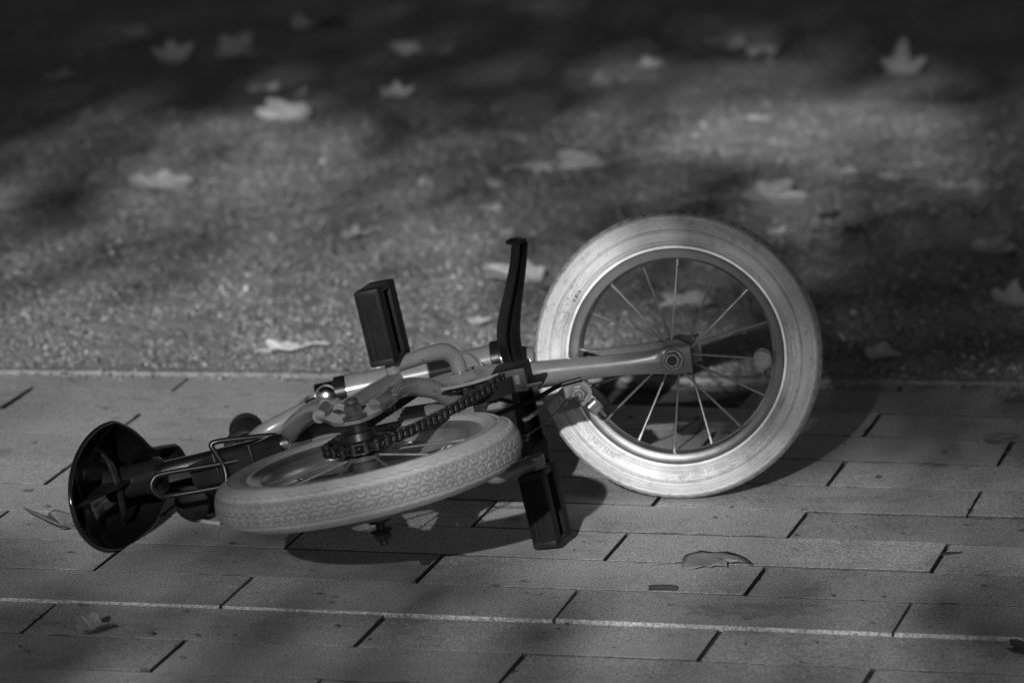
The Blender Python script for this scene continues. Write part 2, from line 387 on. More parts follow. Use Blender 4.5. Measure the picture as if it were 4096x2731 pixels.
# ================================================================== BICYCLE
# built in its own axes: F forward, U up, N out of the drive side; origin at the rear hub. It lies on its left side.
BR = np.array([[0.3964, -0.8927, -0.2143], [0.9165, 0.3983, 0.0358], [0.0535, -0.2106, 0.9761]])
BC = np.array([-0.1469, 5.8256, 0.1443])
BR = np.stack([nrm(BR[:, 0]), nrm(BR[:, 1] - BR[:, 1] @ nrm(BR[:, 0]) * nrm(BR[:, 0])), nrm(np.cross(BR[:, 0], BR[:, 1]))], 1)
BOFF = BR.T @ np.array([0, 0, BC[2]])
def toL(w): return (np.asarray(w, float) - BC) @ BR
def toW(l): return BC + np.asarray(l, float) @ BR.T
bike = bpy.data.objects.new('bicycle', None); scn.collection.objects.link(bike)
Mw = Matrix.Identity(4)
for i in range(3):
    for j in range(3): Mw[i][j] = BR[i, j]
Mw.translation = Vector((BC[0], BC[1], 0)); bike.matrix_world = Mw
tag(bike, "child's pale bicycle with white tyres lying on its side on the paving, front wheel upright", 'bicycle')
def part(name, mb, m, parent=None, smooth=40, label=None):
    v = np.vstack(mb.v) + BOFF
    o = link(name, mesh_from(name, v, mb.f, m, smooth), parent or bike)
    if label: o['label'] = label
    return o
A3 = lambda *p: np.array(p, float)

# ---------------------------------------------------------------- wheels
TR, TRC, TRS, TAX = 0.159, 0.135, 0.024, 0.0245
def tread(x, v, flip):
    """groove depth (0..1) of one row of notched U blocks; x along (m), v across (m)"""
    if flip: v = -v
    P = 2 * math.pi * TR / 70
    u = (x / P) % 1.0; u = (u - .5) * P
    hw, hh = .0059, .0042
    vt = hh - .0032 * np.clip(1 - np.abs(u) / .0036, 0, 1) - .0008 * (np.abs(u) / hw) ** 4
    rc = .0040
    qx, qy = np.abs(u) - (hw - rc), -v - (hh - rc)
    low = np.where((qx > 0) & (qy > 0), np.hypot(np.maximum(qx, 0), np.maximum(qy, 0)) - rc, np.maximum(qx, qy) - rc)
    d = np.maximum(low, v - vt)
    return np.exp(-(d / .00066) ** 2), d
def make_tyre(name, c, ax, xd, parent):
    nphi, npsi = 1120, 132
    phi = np.arange(nphi) * 2 * np.pi / nphi
    lim = math.radians(128)
    s = np.linspace(-1, 1, npsi); psi = lim * (0.62 * s + 0.38 * s ** 3)
    PH_, PS = np.meshgrid(phi, psi, indexing='ij')
    off = np.zeros_like(PH_); grv = np.zeros_like(PH_)
    x = PH_ * TR; v = PS * TRS
    P = 2 * math.pi * TR / 70
    ap = np.abs(PS)
    for cen, fl, sh in ((math.radians(16), 0, 0.0), (-math.radians(12), 1, .5)):
        g, d = tread(x + sh * P, (PS - cen) * TRS, fl)
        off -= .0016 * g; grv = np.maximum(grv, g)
    # stepped, scalloped shoulder of the tread
    for sg in (1, -1):
        ph = ((x / P + (.25 if sg > 0 else .75)) % 1.0 - .5)
        edge = math.radians(43) + math.radians(5.5) * (np.abs(ph) * 2) ** 1.6
        q = PS * sg
        step = 1 / (1 + np.exp((q - edge) / .012))
        off += np.where(q > 0, .0014 * (step - 1), 0)
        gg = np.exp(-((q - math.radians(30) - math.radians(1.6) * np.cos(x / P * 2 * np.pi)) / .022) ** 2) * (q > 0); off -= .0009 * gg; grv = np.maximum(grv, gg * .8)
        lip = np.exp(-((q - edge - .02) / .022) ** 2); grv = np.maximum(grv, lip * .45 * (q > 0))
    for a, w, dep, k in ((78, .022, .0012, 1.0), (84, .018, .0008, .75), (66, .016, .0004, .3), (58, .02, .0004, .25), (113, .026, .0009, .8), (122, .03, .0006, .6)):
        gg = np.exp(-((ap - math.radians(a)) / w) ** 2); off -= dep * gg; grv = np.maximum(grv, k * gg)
    for a, w, dep in ((74, .02, .0008), (87, .02, .0006), (108, .025, .0006)):
        off += dep * np.exp(-((ap - math.radians(a)) / w) ** 2)
    rr = TRC + (TRS + off) * np.cos(PS); hh = (TAX + off) * np.sin(PS)
    xd = nrm(np.asarray(xd) - np.asarray(ax) * (np.asarray(xd) @ np.asarray(ax))); yd = np.cross(ax, xd)
    V = np.asarray(c) + (rr * np.cos(PH_))[..., None] * xd + (rr * np.sin(PH_))[..., None] * yd + hh[..., None] * np.asarray(ax)
    V = V.reshape(-1, 3) + BOFF
    i, j = np.meshgrid(np.arange(nphi), np.arange(npsi - 1), indexing='ij'); i2 = (i + 1) % nphi
    Q = np.stack([i * npsi + j, i2 * npsi + j, i2 * npsi + j + 1, i * npsi + j + 1], -1).reshape(-1, 4)
    me = bpy.data.meshes.new(name); me.vertices.add(len(V)); me.vertices.foreach_set('co', V.ravel())
    me.loops.add(Q.size); me.loops.foreach_set('vertex_index', Q.ravel().astype(np.int32))
    me.polygons.add(len(Q)); me.polygons.foreach_set('loop_start', np.arange(len(Q)) * 4); me.update(calc_edges=True)
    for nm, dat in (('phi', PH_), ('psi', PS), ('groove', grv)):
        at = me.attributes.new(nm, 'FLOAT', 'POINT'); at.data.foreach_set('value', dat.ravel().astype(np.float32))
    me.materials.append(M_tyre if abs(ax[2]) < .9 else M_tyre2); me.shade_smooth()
    return link(name, me, parent)
RIMP = [(.1215, .0180), (.1222, .0190), (.1215, .0200), (.1190, .0200), (.1175, .0188), (.1150, .0172), (.1120, .0165), (.1085, .0150), (.1062, .0105), (.1052, .005), (.1050, 0)]
RIMP = RIMP + [(r, -h) for r, h in RIMP[-2::-1]] + [(.1170, -.012), (.1165, 0), (.1170, .012)]
def make_wheel(name, hub, ax, xd, angs, near0, rear=False, label=None):
    ax = nrm(ax); xd = nrm(np.asarray(xd) - ax * (np.asarray(xd) @ ax)); yd = np.cross(ax, xd); hub = np.asarray(hub, float)
    mb = MB(); hw = .026
    if rear: lathe(mb, [(.006, -.047), (.013, -.046), (.013, -.034), (.019, -.033), (.019, -.028), (.0135, -.026), (.0125, 0), (.0145, .014), (.021, .015), (.021, .020), (.016, .021), (.015, .027)], hub, ax, 40)
    else: lathe(mb, [(.006, -.038), (.012, -.037), (.012, -.031), (.0195, -.030), (.0195, -.026), (.0145, -.024), (.0115, -.010), (.0115, .010), (.0145, .024), (.0195, .026), (.0195, .030), (.012, .031), (.012, .037), (.006, .038)], hub, ax, 40)
    w = part(name, mb, worn('hub_metal', .08, .14, 60, .5, .4, 0, .1) if not rear else worn('hub_shell_metal', .05, .09, 60, .45, .4, 0, .1), label=label)      # the wheel object itself is its hub
    make_tyre('tyre', hub, ax, xd, w)
    mb = MB(); lathe(mb, RIMP, hub, ax, 160, xd, close=True); part('rim', mb, M_rim, w, 35)
    # spokes with their nipples
    for i, a in enumerate(angs):
        a = math.radians(a); e = xd * math.cos(a) + yd * math.sin(a); tn = -xd * math.sin(a) + yd * math.cos(a)
        sg = 1 if (i + near0) % 2 == 0 else -1
        lean = .0045 if (i // 2) % 2 == 0 else -.0045
        side = (.028 if not rear else (.018 if sg > 0 else -.031))
        h = ax * (.028 * sg if not rear else side)
        p0 = hub + e * .0165 + tn * lean + h; p1 = hub + e * .1075 + ax * (.004 * sg)
        mb = MB(); tube(mb, [p0, p1], .00125, 8, 1); d = nrm(p1 - p0)
        cyl(mb, p1 - d * .011, p1, .0019, 8, .0003)
        lathe(mb, [(.0012, 0), (.0026, .001), (.0026, .0022), (.0012, .003)], p1 - d * .0005, d, 8)
        part('spoke', mb, M_spoke, w, 40)
    return w
# front wheel: turned across the bicycle, standing upright on the paving
FH_W = A3(0.1822, 6.3581, 0.1590); AX_W = nrm(A3(-0.13, -0.987, 0.085))
FH = toL(FH_W); AX = AX_W @ BR; XD = A3(1, 0, 0) @ BR
fangs = [-2.5, 20, 43, 66.5, 89.5, 111.5, 133, 155, 177, 200, 222, 245, 267.5, 290, 311.5, 334.5]
fw = make_wheel('front_wheel', FH, AX, XD, fangs, 0, label='front wheel standing upright on the paving')
XDn = nrm(XD - AX * (XD @ AX)); YDn = np.cross(AX, XDn)
# ivory bead on the spoke at three o'clock
a = math.radians(-2.5); e = XDn * math.cos(a) + YDn * math.sin(a); mb = MB()
pb = FH + e * .0938 + AX * .007
lathe(mb, [(.0035, -.0100), (.0075, -.0080), (.0102, -.004), (.0112, -.0006), (.0116, 0), (.0112, .0006), (.0102, .004), (.0075, .0080), (.0035, .0100)], pb, e, 24)
for q in range(8):
    aa = q * math.pi / 4; s_ = XDn * -math.sin(a) + YDn * math.cos(a); dd = s_ * math.cos(aa) + AX * math.sin(aa)
    tube(mb, [pb - e * .009 + dd * .0060, pb - e * .004 + dd * .0104, pb + dd * .0116, pb + e * .004 + dd * .0104, pb + e * .009 + dd * .0060], .0006, 6, 4)
part('spoke_bead', mb, M_bead, fw)
# axle nuts and washers
for sg in (1, -1):
    o = FH + AX * sg * .0555
    mb = MB(); cyl(mb, o - AX * sg * .014, o + AX * sg * .0138, .0052, 16); part('axle_end', mb, M_dark, fw, 30)
    mb = MB()
    cyl(mb, o, o + AX * sg * .0022, .0120, 28); hexnut(mb, o + AX * sg * .0022, o + AX * sg * .0085, .0098)
    part('axle_nut', mb, M_steel, fw, 30)
# raised lettering on the side wall
def lettering(txt, ang, size, rad, m, sx=1.0, depth=.0004):
    cu = bpy.data.curves.new('lettering', 'FONT'); cu.body = txt; cu.size = size; cu.align_x = 'CENTER'; cu.align_y = 'CENTER'; cu.extrude = depth; cu.resolution_u = 2
    ob = bpy.data.objects.new('lettering', cu); scn.collection.objects.link(ob)
    me = bpy.data.meshes.new_from_object(ob.evaluated_get(C.evaluated_depsgraph_get())); bpy.data.objects.remove(ob)
    n = len(me.vertices); co = np.empty(n * 3); me.vertices.foreach_get('co', co); co = co.reshape(-1, 3)
    th = math.radians(ang) - co[:, 0] * sx / rad; r = rad + co[:, 1]
    cs = np.clip((r - TRC) / TRS, -1, 1); h = TAX * np.sqrt(1 - cs ** 2) + co[:, 2] + .0002
    V = FH + (r * np.cos(th))[:, None] * XDn + (r * np.sin(th))[:, None] * YDn + h[:, None] * AX + BOFF
    me.vertices.foreach_set('co', V.ravel()); me.update(); me.materials.clear(); me.materials.append(m)
    return link('tyre_lettering', me, fw)
lettering('MADE IN THAILAND', 283, .0058, .1290, M_emboss, 1.06)
lettering('NYLON', 231, .0075, .1290, M_emboss, 1.25)
lettering('OOOOO', 317.5, .0100, .1300, M_emboss, 1.0)
lettering('V RUBBER', 338, .0056, .1265, M_emboss, .8)
lettering('V B14', 148.6, .0052, .1275, M_ink, 1.15)
lettering('. - 203', 162.5, .0085, .1285, M_emboss, 1.1)
# rear wheel, lying flat
make_wheel('rear_wheel', (0, 0, 0), (0, 0, 1), A3(-.55, .83, 0), [11.25 + 22.5 * i for i in range(16)], 0, True, 'rear wheel lying flat with chain sprocket on top')
rw = bpy.data.objects['rear_wheel']
mb = MB(); a_ = math.radians(200); va = nrm(A3(-.75, .45, 0))
tube(mb, [va * .105, va * .094 + A3(0, 0, .006)], .0032, 10, 1); cyl(mb, va * .098 + A3(0, 0, .004), va * .090 + A3(0, 0, .009), .0042, 12)
part('tyre_valve', mb, M_rubber, rw)

# ---------------------------------------------------------------- transmission
CN = .031                                            # chain line
RS, RR_ = .0362, .0520
BBc = A3(.262, .003, 0); RC = BBc + A3(0, 0, CN)
def gear(mb, c, r, n, th, hole, tooth=.0035):
    m = n * 6; P = []
    for i in range(m):
        q = (i % 6) / 6; P.append(r - .0022 + tooth * max(0, math.cos((q - .5) * 2 * math.pi)) ** .8 * 1.0)
    ang = np.arange(m) * 2 * np.pi / m; P = np.array(P)
    out = np.stack([P * np.cos(ang), P * np.sin(ang)], 1); inn = np.stack([hole * np.cos(ang), hole * np.sin(ang)], 1)
    V = []
    for z in (-th / 2, th / 2):
        V += [[c[0] + q[0], c[1] + q[1], c[2] + z] for q in out] + [[c[0] + q[0], c[1] + q[1], c[2] + z] for q in inn]
    F = []
    for i in range(m):
        j = (i + 1) % m
        F += [(i, j, m + j, m + i), (2 * m + i, 3 * m + i, 3 * m + j, 2 * m + j), (i, 2 * m + i, 2 * m + j, j), (m + i, m + j, 3 * m + j, 3 * m + i)]
    mb.add(V, F)
mb = MB(); gear(mb, A3(0, 0, CN), RS, 18, .0028, .017)
lathe(mb, [(.017, -.003), (.028, -.002), (.029, .0), (.0285, .003), (.024, .0045), (.018, .005), (.0165, .012), (.012, .013)], A3(0, 0, CN), (0, 0, 1), 40)
part('sprocket', mb, M_dark)
mb = MB(); gear(mb, RC, RR_, 26, .0026, .020); part('chainring', mb, M_dark)
mb = MB(); lathe(mb, [(.012, .0022), (.047, .0022), (.0500, .0030), (.0510, .0046), (.0500, .0060), (.0465, .0052), (.044, .0046), (.022, .0050), (.018, .0075), (.0125, .0085)], RC, (0, 0, 1), 64)
part('chainring_cover', mb, worn('cover_paint', .22, .28, 30, .35, 0, .3, .1), label='pale round cover plate of the chainring')
# chain
dv = RC - A3(0, 0, CN); D = np.linalg.norm(dv); ux = dv / D; uy = A3(-ux[1], ux[0], 0); be = math.asin((RR_ - RS) / D)
tan_r = lambda s_: -ux * math.sin(be) + uy * s_ * math.cos(be)
path = []
for s_ in (1,):
    t1 = tan_r(1); t2 = tan_r(-1)
    a0 = A3(0, 0, CN) + t1 * RS; a1 = RC + t1 * RR_
    for i in range(60): path.append(a0 + (a1 - a0) * i / 60)
    g0 = math.atan2(t1[1], t1[0]); g1 = math.atan2(t2[1], t2[0])
    while g1 > g0: g1 -= 2 * math.pi
    for i in range(90): g = g0 + (g1 - g0) * i / 90; path.append(RC + RR_ * A3(math.cos(g), math.sin(g), 0))
    b0 = RC + t2 * RR_; b1 = A3(0, 0, CN) + t2 * RS
    for i in range(60): path.append(b0 + (b1 - b0) * i / 60 + A3(0, 0, -.004 * math.sin(math.pi * i / 60)))
    g0 = math.atan2(t2[1], t2[0]); g1 = math.atan2(t1[1], t1[0])
    while g1 > g0: g1 -= 2 * math.pi
    for i in range(60): g = g0 + (g1 - g0) * i / 60; path.append(A3(0, 0, CN) + RS * A3(math.cos(g), math.sin(g), 0))
path = np.array(path); seg = np.linalg.norm(np.roll(path, -1, 0) - path, axis=1); cum = np.concatenate([[0], np.cumsum(seg)])
nl = int(round(cum[-1] / .0127 / 2) * 2); pp = np.vstack([path, path[:1]])
pins = np.stack([np.interp(np.arange(nl) * cum[-1] / nl, cum, pp[:, q]) for q in range(3)], 1)
mb = MB()
for i in range(nl):
    a, b = pins[i], pins[(i + 1) % nl]; L_ = np.linalg.norm(b - a); X = (b - a) / L_; Y = np.cross(A3(0, 0, 1), X); Y /= np.linalg.norm(Y); Z = np.cross(X, Y)
    poly = []
    for q in range(9): g = math.pi / 2 + math.pi * q / 8; poly.append((.0043 * math.cos(g), .0043 * math.sin(g)))
    poly.append((L_ / 2, -.0026))
    for q in range(9): g = -math.pi / 2 + math.pi * q / 8; poly.append((L_ + .0043 * math.cos(g), .0043 * math.sin(g)))
    poly.append((L_ / 2, .0026))
    zz = .0026 if i % 2 else .0041
    for sg in (1, -1): prism(mb, poly, sg * zz, sg * (zz + .0012), a, X, Y, Z)
    cyl(mb, a - Z * .0026, a + Z * .0026, .0040, 12, .0003); cyl(mb, a - Z * .0062, a + Z * .0062, .0019, 8, .0003)
part('chain', mb, M_chain, smooth=35)
# rear axle, nuts and spacers
mb = MB()
cyl(mb, A3(0, 0, -.045), A3(0, 0, .078), .0047, 16)
lathe(mb, [(.006, .0765), (.0072, .0775), (.0072, .080), (.0050, .0825), (.001, .0832)], A3(0, 0, -.0045), (0, 0, 1), 20)
hexnut(mb, A3(0, 0, .0595), A3(0, 0, .0715), .0102); cyl(mb, A3(0, 0, .0578), A3(0, 0, .0600), .0130, 28)
part('rear_axle_nut', mb, worn('axle_nut_metal', .06, .12, 90, .4, .5, 0, .12), smooth=30)
mb = MB(); cyl(mb, A3(0, 0, .0425), A3(0, 0, .0545), .0105, 24); cyl(mb, A3(0, 0, .036), A3(0, 0, .043), .0090, 24)
part('axle_spacer', mb, M_dark, smooth=30)
mb = MB(); cyl(mb, A3(0, 0, -.052), A3(0, 0, -.044), .012, 24)
hexnut(mb, A3(0, 0, -.070), A3(0, 0, -.062), .0095); cyl(mb, A3(0, 0, -.062), A3(0, 0, -.0598), .012, 24); cyl(mb, A3(0, 0, -.076), A3(0, 0, -.05), .0050, 16)
part('rear_axle_nut', mb, M_dark, smooth=30)
# one-piece cranks
cv = A3(.060, -.041, 0); cu_ = nrm(cv)
cw = A3(.062, -.028, 0); UE = BBc - cv + A3(0, 0, .0705); LE = BBc + cw + A3(0, 0, -.078)
mb = MB()
tube(mb, [BBc + A3(0, 0, .034), BBc + A3(0, 0, .046), BBc - cv * .03 + A3(0, 0, .058), BBc - cv * .16 + A3(0, 0, .0675), BBc - cv * .38 + A3(0, 0, .0705), BBc - cv * .8 + A3(0, 0, .0705), UE - cv * .02, UE - cu_ * .008, UE - cu_ * .0115],
     [.0085, .0085, .0088, .0092, .0088, .0082, .0084, .0080, .0030], 18, 6)
lathe(mb, [(.0070, -.0085), (.0080, -.0075), (.0080, .0070), (.007, .008)], UE - cv * .06, (0, 0, 1), 24)
tube(mb, [BBc + A3(0, 0, -.034), BBc + A3(0, 0, -.056), BBc + cw * .04 + A3(0, 0, -.067), BBc + cw * .18 + A3(0, 0, -.0745), BBc + cw * .4 + A3(0, 0, -.077), BBc + cw * .8 + A3(0, 0, -.078), LE + cw * .02],
     [.0085, .0085, .0088, .0092, .0088, .0085, .0085], 18, 6)
lathe(mb, [(.0088, -.0085), (.0105, -.007), (.0105, .007), (.0088, .0085)], LE + cw * .05, (0, 0, 1), 24)
tube(mb, [BBc + A3(0, 0, -.036), BBc + A3(0, 0, .036)], .0085, 16, 1)
lathe(mb, [(.0115, .0075), (.0150, .008), (.0150, .0115), (.0100, .0125)], RC, (0, 0, 1), 6)
part('crank', mb, M_paint)
# pedals: two ribbed rubber blocks round a spindle between end plates
PD1 = nrm(A3(.97, .12, 0)); PD2 = np.cross(A3(0, 0, 1), PD1); PAX = np.stack([PD1, PD2, A3(0, 0, 1)])
def pedal(org, sg):
    mb = MB(); L_ = .079; z0 = .007
    mid = org + A3(0, 0, sg * (z0 + L_ / 2))
    cyl(mb, org, org + A3(0, 0, sg * (L_ + .006)), .0052, 16)
    for z in (z0 + .0025, L_ + z0 - .0025):
        box(mb, org + A3(0, 0, sg * z), (.0278, .0128, .0034), PAX, .0015)
    p = part('pedal', mb, M_plast, smooth=35)
    for s_ in (-1, 1):
        b = MB(); box(b, mid + PD1 * s_ * .0190, (.0085, .0134, L_ / 2 + .001), PAX, .0018)
        for k in range(24):
            z = -L_ / 2 + (k + .5) * L_ / 24
            for e1_, e2_ in ((1, 1), (1, -1), (-1, 1), (-1, -1)):
                c = mid + PD1 * (s_ * .0190 + e1_ * .0072) + PD2 * e2_ * .0126 + A3(0, 0, sg * z)
                box(b, c, (.0016, .0009, .0011), PAX, .0)
        for e2_ in (-.0065, 0, .0065):
            box(b, mid + PD1 * s_ * .0274 + PD2 * e2_, (.0006, .0022, L_ / 2 - .006), PAX, .0004, 1)
        part('pedal_block', b, M_rubber, p, 35)
    return p
pedal(UE - cv * .06, 1); pedal(LE + cw * .05, -1)
# black chain guard wrapped round the front of the chainring
mb = MB(); V = []; F = []
g0, g1, ng = math.radians(-155), math.radians(5), 36
for i in range(ng + 1):
    g = g0 + (g1 - g0) * i / ng; e = A3(math.cos(g), math.sin(g), 0)
    for r_, z in ((.0605, -.013), (.0625, -.013), (.0625, .004), (.0605, .004)): V.append(RC + e * r_ + A3(0, 0, z - .004))
for i in range(ng):
    for j in range(4): F.append((i * 4 + j, i * 4 + (j + 1) % 4, i * 4 + 4 + (j + 1) % 4, i * 4 + 4 + j))
F += [(0, 3, 2, 1), (ng * 4, ng * 4 + 1, ng * 4 + 2, ng * 4 + 3)]; mb.add(V, F)
gx = nrm(A3(.30, -.95, 0)); gy = np.cross(A3(0, 0, 1), gx); GA = np.stack([gx, gy, A3(0, 0, 1)])
gc = RC + gx * .053 + A3(0, 0, -.006)
box(mb, gc, (.018, .027, .0125), GA, .002)
box(mb, gc - gy * .0 + gx * .021 + A3(0, 0, -.008), (.012, .027, .0022), GA, .001)
part('chain_guard', mb, M_plast, smooth=35)
mb = MB(); box(mb, gc - gy * .0266 + gx * .008 + A3(0, 0, .001), (.0028, .0008, .0050), GA, .0004); part('guard_slot', mb, M_ink, bpy.data.objects['chain_guard'])

# ---------------------------------------------------------------- frame
HT0, HT1 = A3(.566, .082, 0), A3(.506, .263, 0); ST = nrm(HT1 - HT0)
mb = MB()
tube(mb, [BBc, A3(.264, .10, 0), A3(.262, .205, 0)], .0145, 22, 4)                                   # seat tube
lathe(mb, [(.0165, -.034), (.0185, -.033), (.0185, -.027), (.0175, -.026), (.0175, .020), (.0185, .021), (.0185, .026), (.0165, .027)], BBc, (0, 0, 1), 32)   # bottom bracket shell
tube(mb, [HT0 + ST * .02, HT0 + ST * .05, HT1 - ST * .03, HT1], [.0178, .0170, .0170, .0185], 24, 4)   # head tube
tube(mb, [A3(.262, .192, 0), A3(.37, .202, .001), A3(.525, .208, 0)], .0120, 20, 4)                  # top tube
tube(mb, [BBc + A3(.008, 0, 0), A3(.40, .055, 0), A3(.548, .135, 0)], .0150, 22, 4)                  # down tube
for sg in (1, -1):
    z = .0555 if sg > 0 else -.046
    tube(mb, [A3(.060, .006, z), A3(.090, .006, z), A3(.150, .026, z * .93), A3(.188, .026, z * .86), A3(.214, .014, z * .66), A3(.236, .006, z * .36), A3(.255, .003, z * .25)],
         [.0075, .0088, .0098, .0100, .0100, .0098, .0090], 18, 6)                                    # chain stay
    tube(mb, [A3(.050, .066, z), A3(.090, .078, z), A3(.135, .110, z * .88), A3(.180, .152, z * .62), A3(.215, .190, z * .30), A3(.250, .205, z * .12)],
         [.0070, .0098, .0108, .0108, .0105, .0100], 18, 6)                                          # seat stay
    # dropout plate with slot
    plate = [(-.014, -.012), (.000, -.017), (.020, -.019), (.060, -.010), (.092, -.004), (.098, .004), (.092, .012), (.070, .022), (.074, .044), (.095, .066), (.094, .082), (.082, .086), (.056, .076), (.020, .044), (-.010, .020), (-.018, .004)]
    prism(mb, plate, z - .0018, z + .0018, A3(0, 0, 0), A3(1, 0, 0), A3(0, 1, 0), A3(0, 0, 1))
fr = part('frame', mb, M_paint, label='pale painted tube frame')
mb = MB()
for (a, b, w_) in (((.030, .010), (.062, .020), .0030), ((.040, .034), (.058, .050), .0034)):
    a = A3(*a, .0576); b = A3(*b, .0576); X = nrm(b - a); Y = np.cross(A3(0, 0, 1), X)
    poly = [(w_ * math.cos(g), w_ * math.sin(g)) for g in np.linspace(math.pi / 2, 1.5 * math.pi, 8)] + [(np.linalg.norm(b - a) + w_ * math.cos(g), w_ * math.sin(g)) for g in np.linspace(-math.pi / 2, math.pi / 2, 8)]
    prism(mb, poly, -.001, .0004, a, X, Y, A3(0, 0, 1))
part('dropout_slot', mb, M_ink, fr)
# sticker wrapped on the top tube
mb = MB(); V = []; F = []
S0, S1 = A3(.276, .1933, 0), A3(.352, .2003, .0008); sx = nrm(S1 - S0); sy = np.cross(A3(0, 0, 1), sx)
for i in range(5):
    c = S0 + (S1 - S0) * i / 4
    for j in range(9):
        g = math.radians(10 + 150 * j / 8); V.append(c + (-sy * math.cos(g) + A3(0, 0, 1) * math.sin(g)) * .01228)
for i in range(4):
    for j in range(8): F.append((i * 9 + j, i * 9 + j + 1, i * 9 + 10 + j, i * 9 + 9 + j))
mb.add(V, F); part('sticker', mb, M_paper, fr, label='white sticker on the top tube')
mb = MB()
for k in range(5):
    g = math.radians(35 + 9 * k); nn = -sy * math.cos(g) + A3(0, 0, 1) * math.sin(g); tt = sy * math.sin(g) + A3(0, 0, 1) * math.cos(g)
    c = S0 + (S1 - S0) * (.68 - .03 * (k % 2)) + nn * .0124
    box(mb, c, (.010 - .002 * (k % 3), .0005, .0002), np.stack([sx, tt, nn]), 0)
part('sticker_print', mb, M_ink, fr)

# ---------------------------------------------------------------- seat post, saddle, wire bracket
PA, PB = A3(.262, .190, -.002), A3(.238, .372, -.012); pd = nrm(PB - PA)
mb = MB(); cyl(mb, PA, PB, .0118, 26); part('seat_post', mb, M_chrome)
mb = MB(); px_ = nrm(np.cross(pd, A3(0, 0, 1))); pz_ = np.cross(px_, pd); SA = np.stack([pd, px_, pz_])
q0 = A3(.258, .222, -.012); q1 = A3(.246, .330, -.016)
c = (q0 + q1) / 2; sdir = nrm(q1 - q0)
prism(mb, [(-.054, -.0165), (-.050, -.0185), (.040, -.0150), (.054, -.0125), (.054, .0105), (.040, .0125), (-.050, .0150), (-.054, .0130)], -.0165, .0135, c, pd, pz_, px_)
sl = part('post_sleeve', mb, M_black, smooth=35, label='scuffed black sleeve round the seat post')
mb = MB(); vdir = A3(-.86, -.49, .13) / np.linalg.norm(A3(-.86, -.49, .13))
lathe(mb, [(.0085, 0), (.0085, .0025), (.0070, .0050), (.003, .0062)], A3(.262, .216, -.013) + vdir * .006, vdir, 20); part('rivet', mb, M_steel, sl)
for u_ in (.030, -.012):
    mb = MB(); tube(mb, [c + pd * u_ + vdir * .0172 + pz_ * .015, c + pd * u_ + vdir * .0178, c + pd * u_ + vdir * .0172 - pz_ * .015], .0022, 8, 3)
    part('sleeve_rib', mb, M_black, sl)
wv = lambda L_, k=0.0: [np.array(p) + vdir * k for p in L_]
mb = MB()
tube(mb, wv([(.254, .249, -.012), (.230, .292, -.010), (.202, .343, -.006), (.195, .354, -.009), (.192, .357, -.0185), (.195, .351, -.028), (.203, .339, -.031), (.226, .294, -.034), (.243, .264, -.034)], .002), .0030, 12, 6)
tube(mb, wv([(.252, .253, -.015), (.259, .242, -.010), (.265, .2335, -.001), (.2655, .2335, .0035), (.262, .241, .0065), (.248, .266, .0105), (.236, .288, .0135), (.232, .2955, .0125), (.231, .2955, .008), (.232, .291, -.004), (.2325, .288, -.014), (.230, .287, -.026), (.227, .290, -.036), (.230, .293, -.040)], .004), .0030, 12, 6)
part('wire_bracket', mb, M_black, label='bent black wire bracket beside the seat post')
mb = MB(); px2 = nrm(A3(.98, .0, .18))
prism(mb, [(-.022, -.030), (.018, -.030), (.014, -.010), (.008, .006), (.004, .022), (-.006, .022), (-.012, .004), (-.018, -.012)], -.0022, .0022, A3(.250, .200, -.002) + vdir * .012, nrm(A3(.49, -.86, 0)), A3(0, 0, 1), vdir)
prism(mb, [(-.003, -.030), (.003, -.030), (.003, .020), (-.003, .020)], -.012, .002, A3(.252, .196, -.002) + vdir * .012, nrm(A3(.49, -.86, 0)), A3(0, 0, 1), vdir)
part('seat_clamp', mb, M_dark, smooth=30)
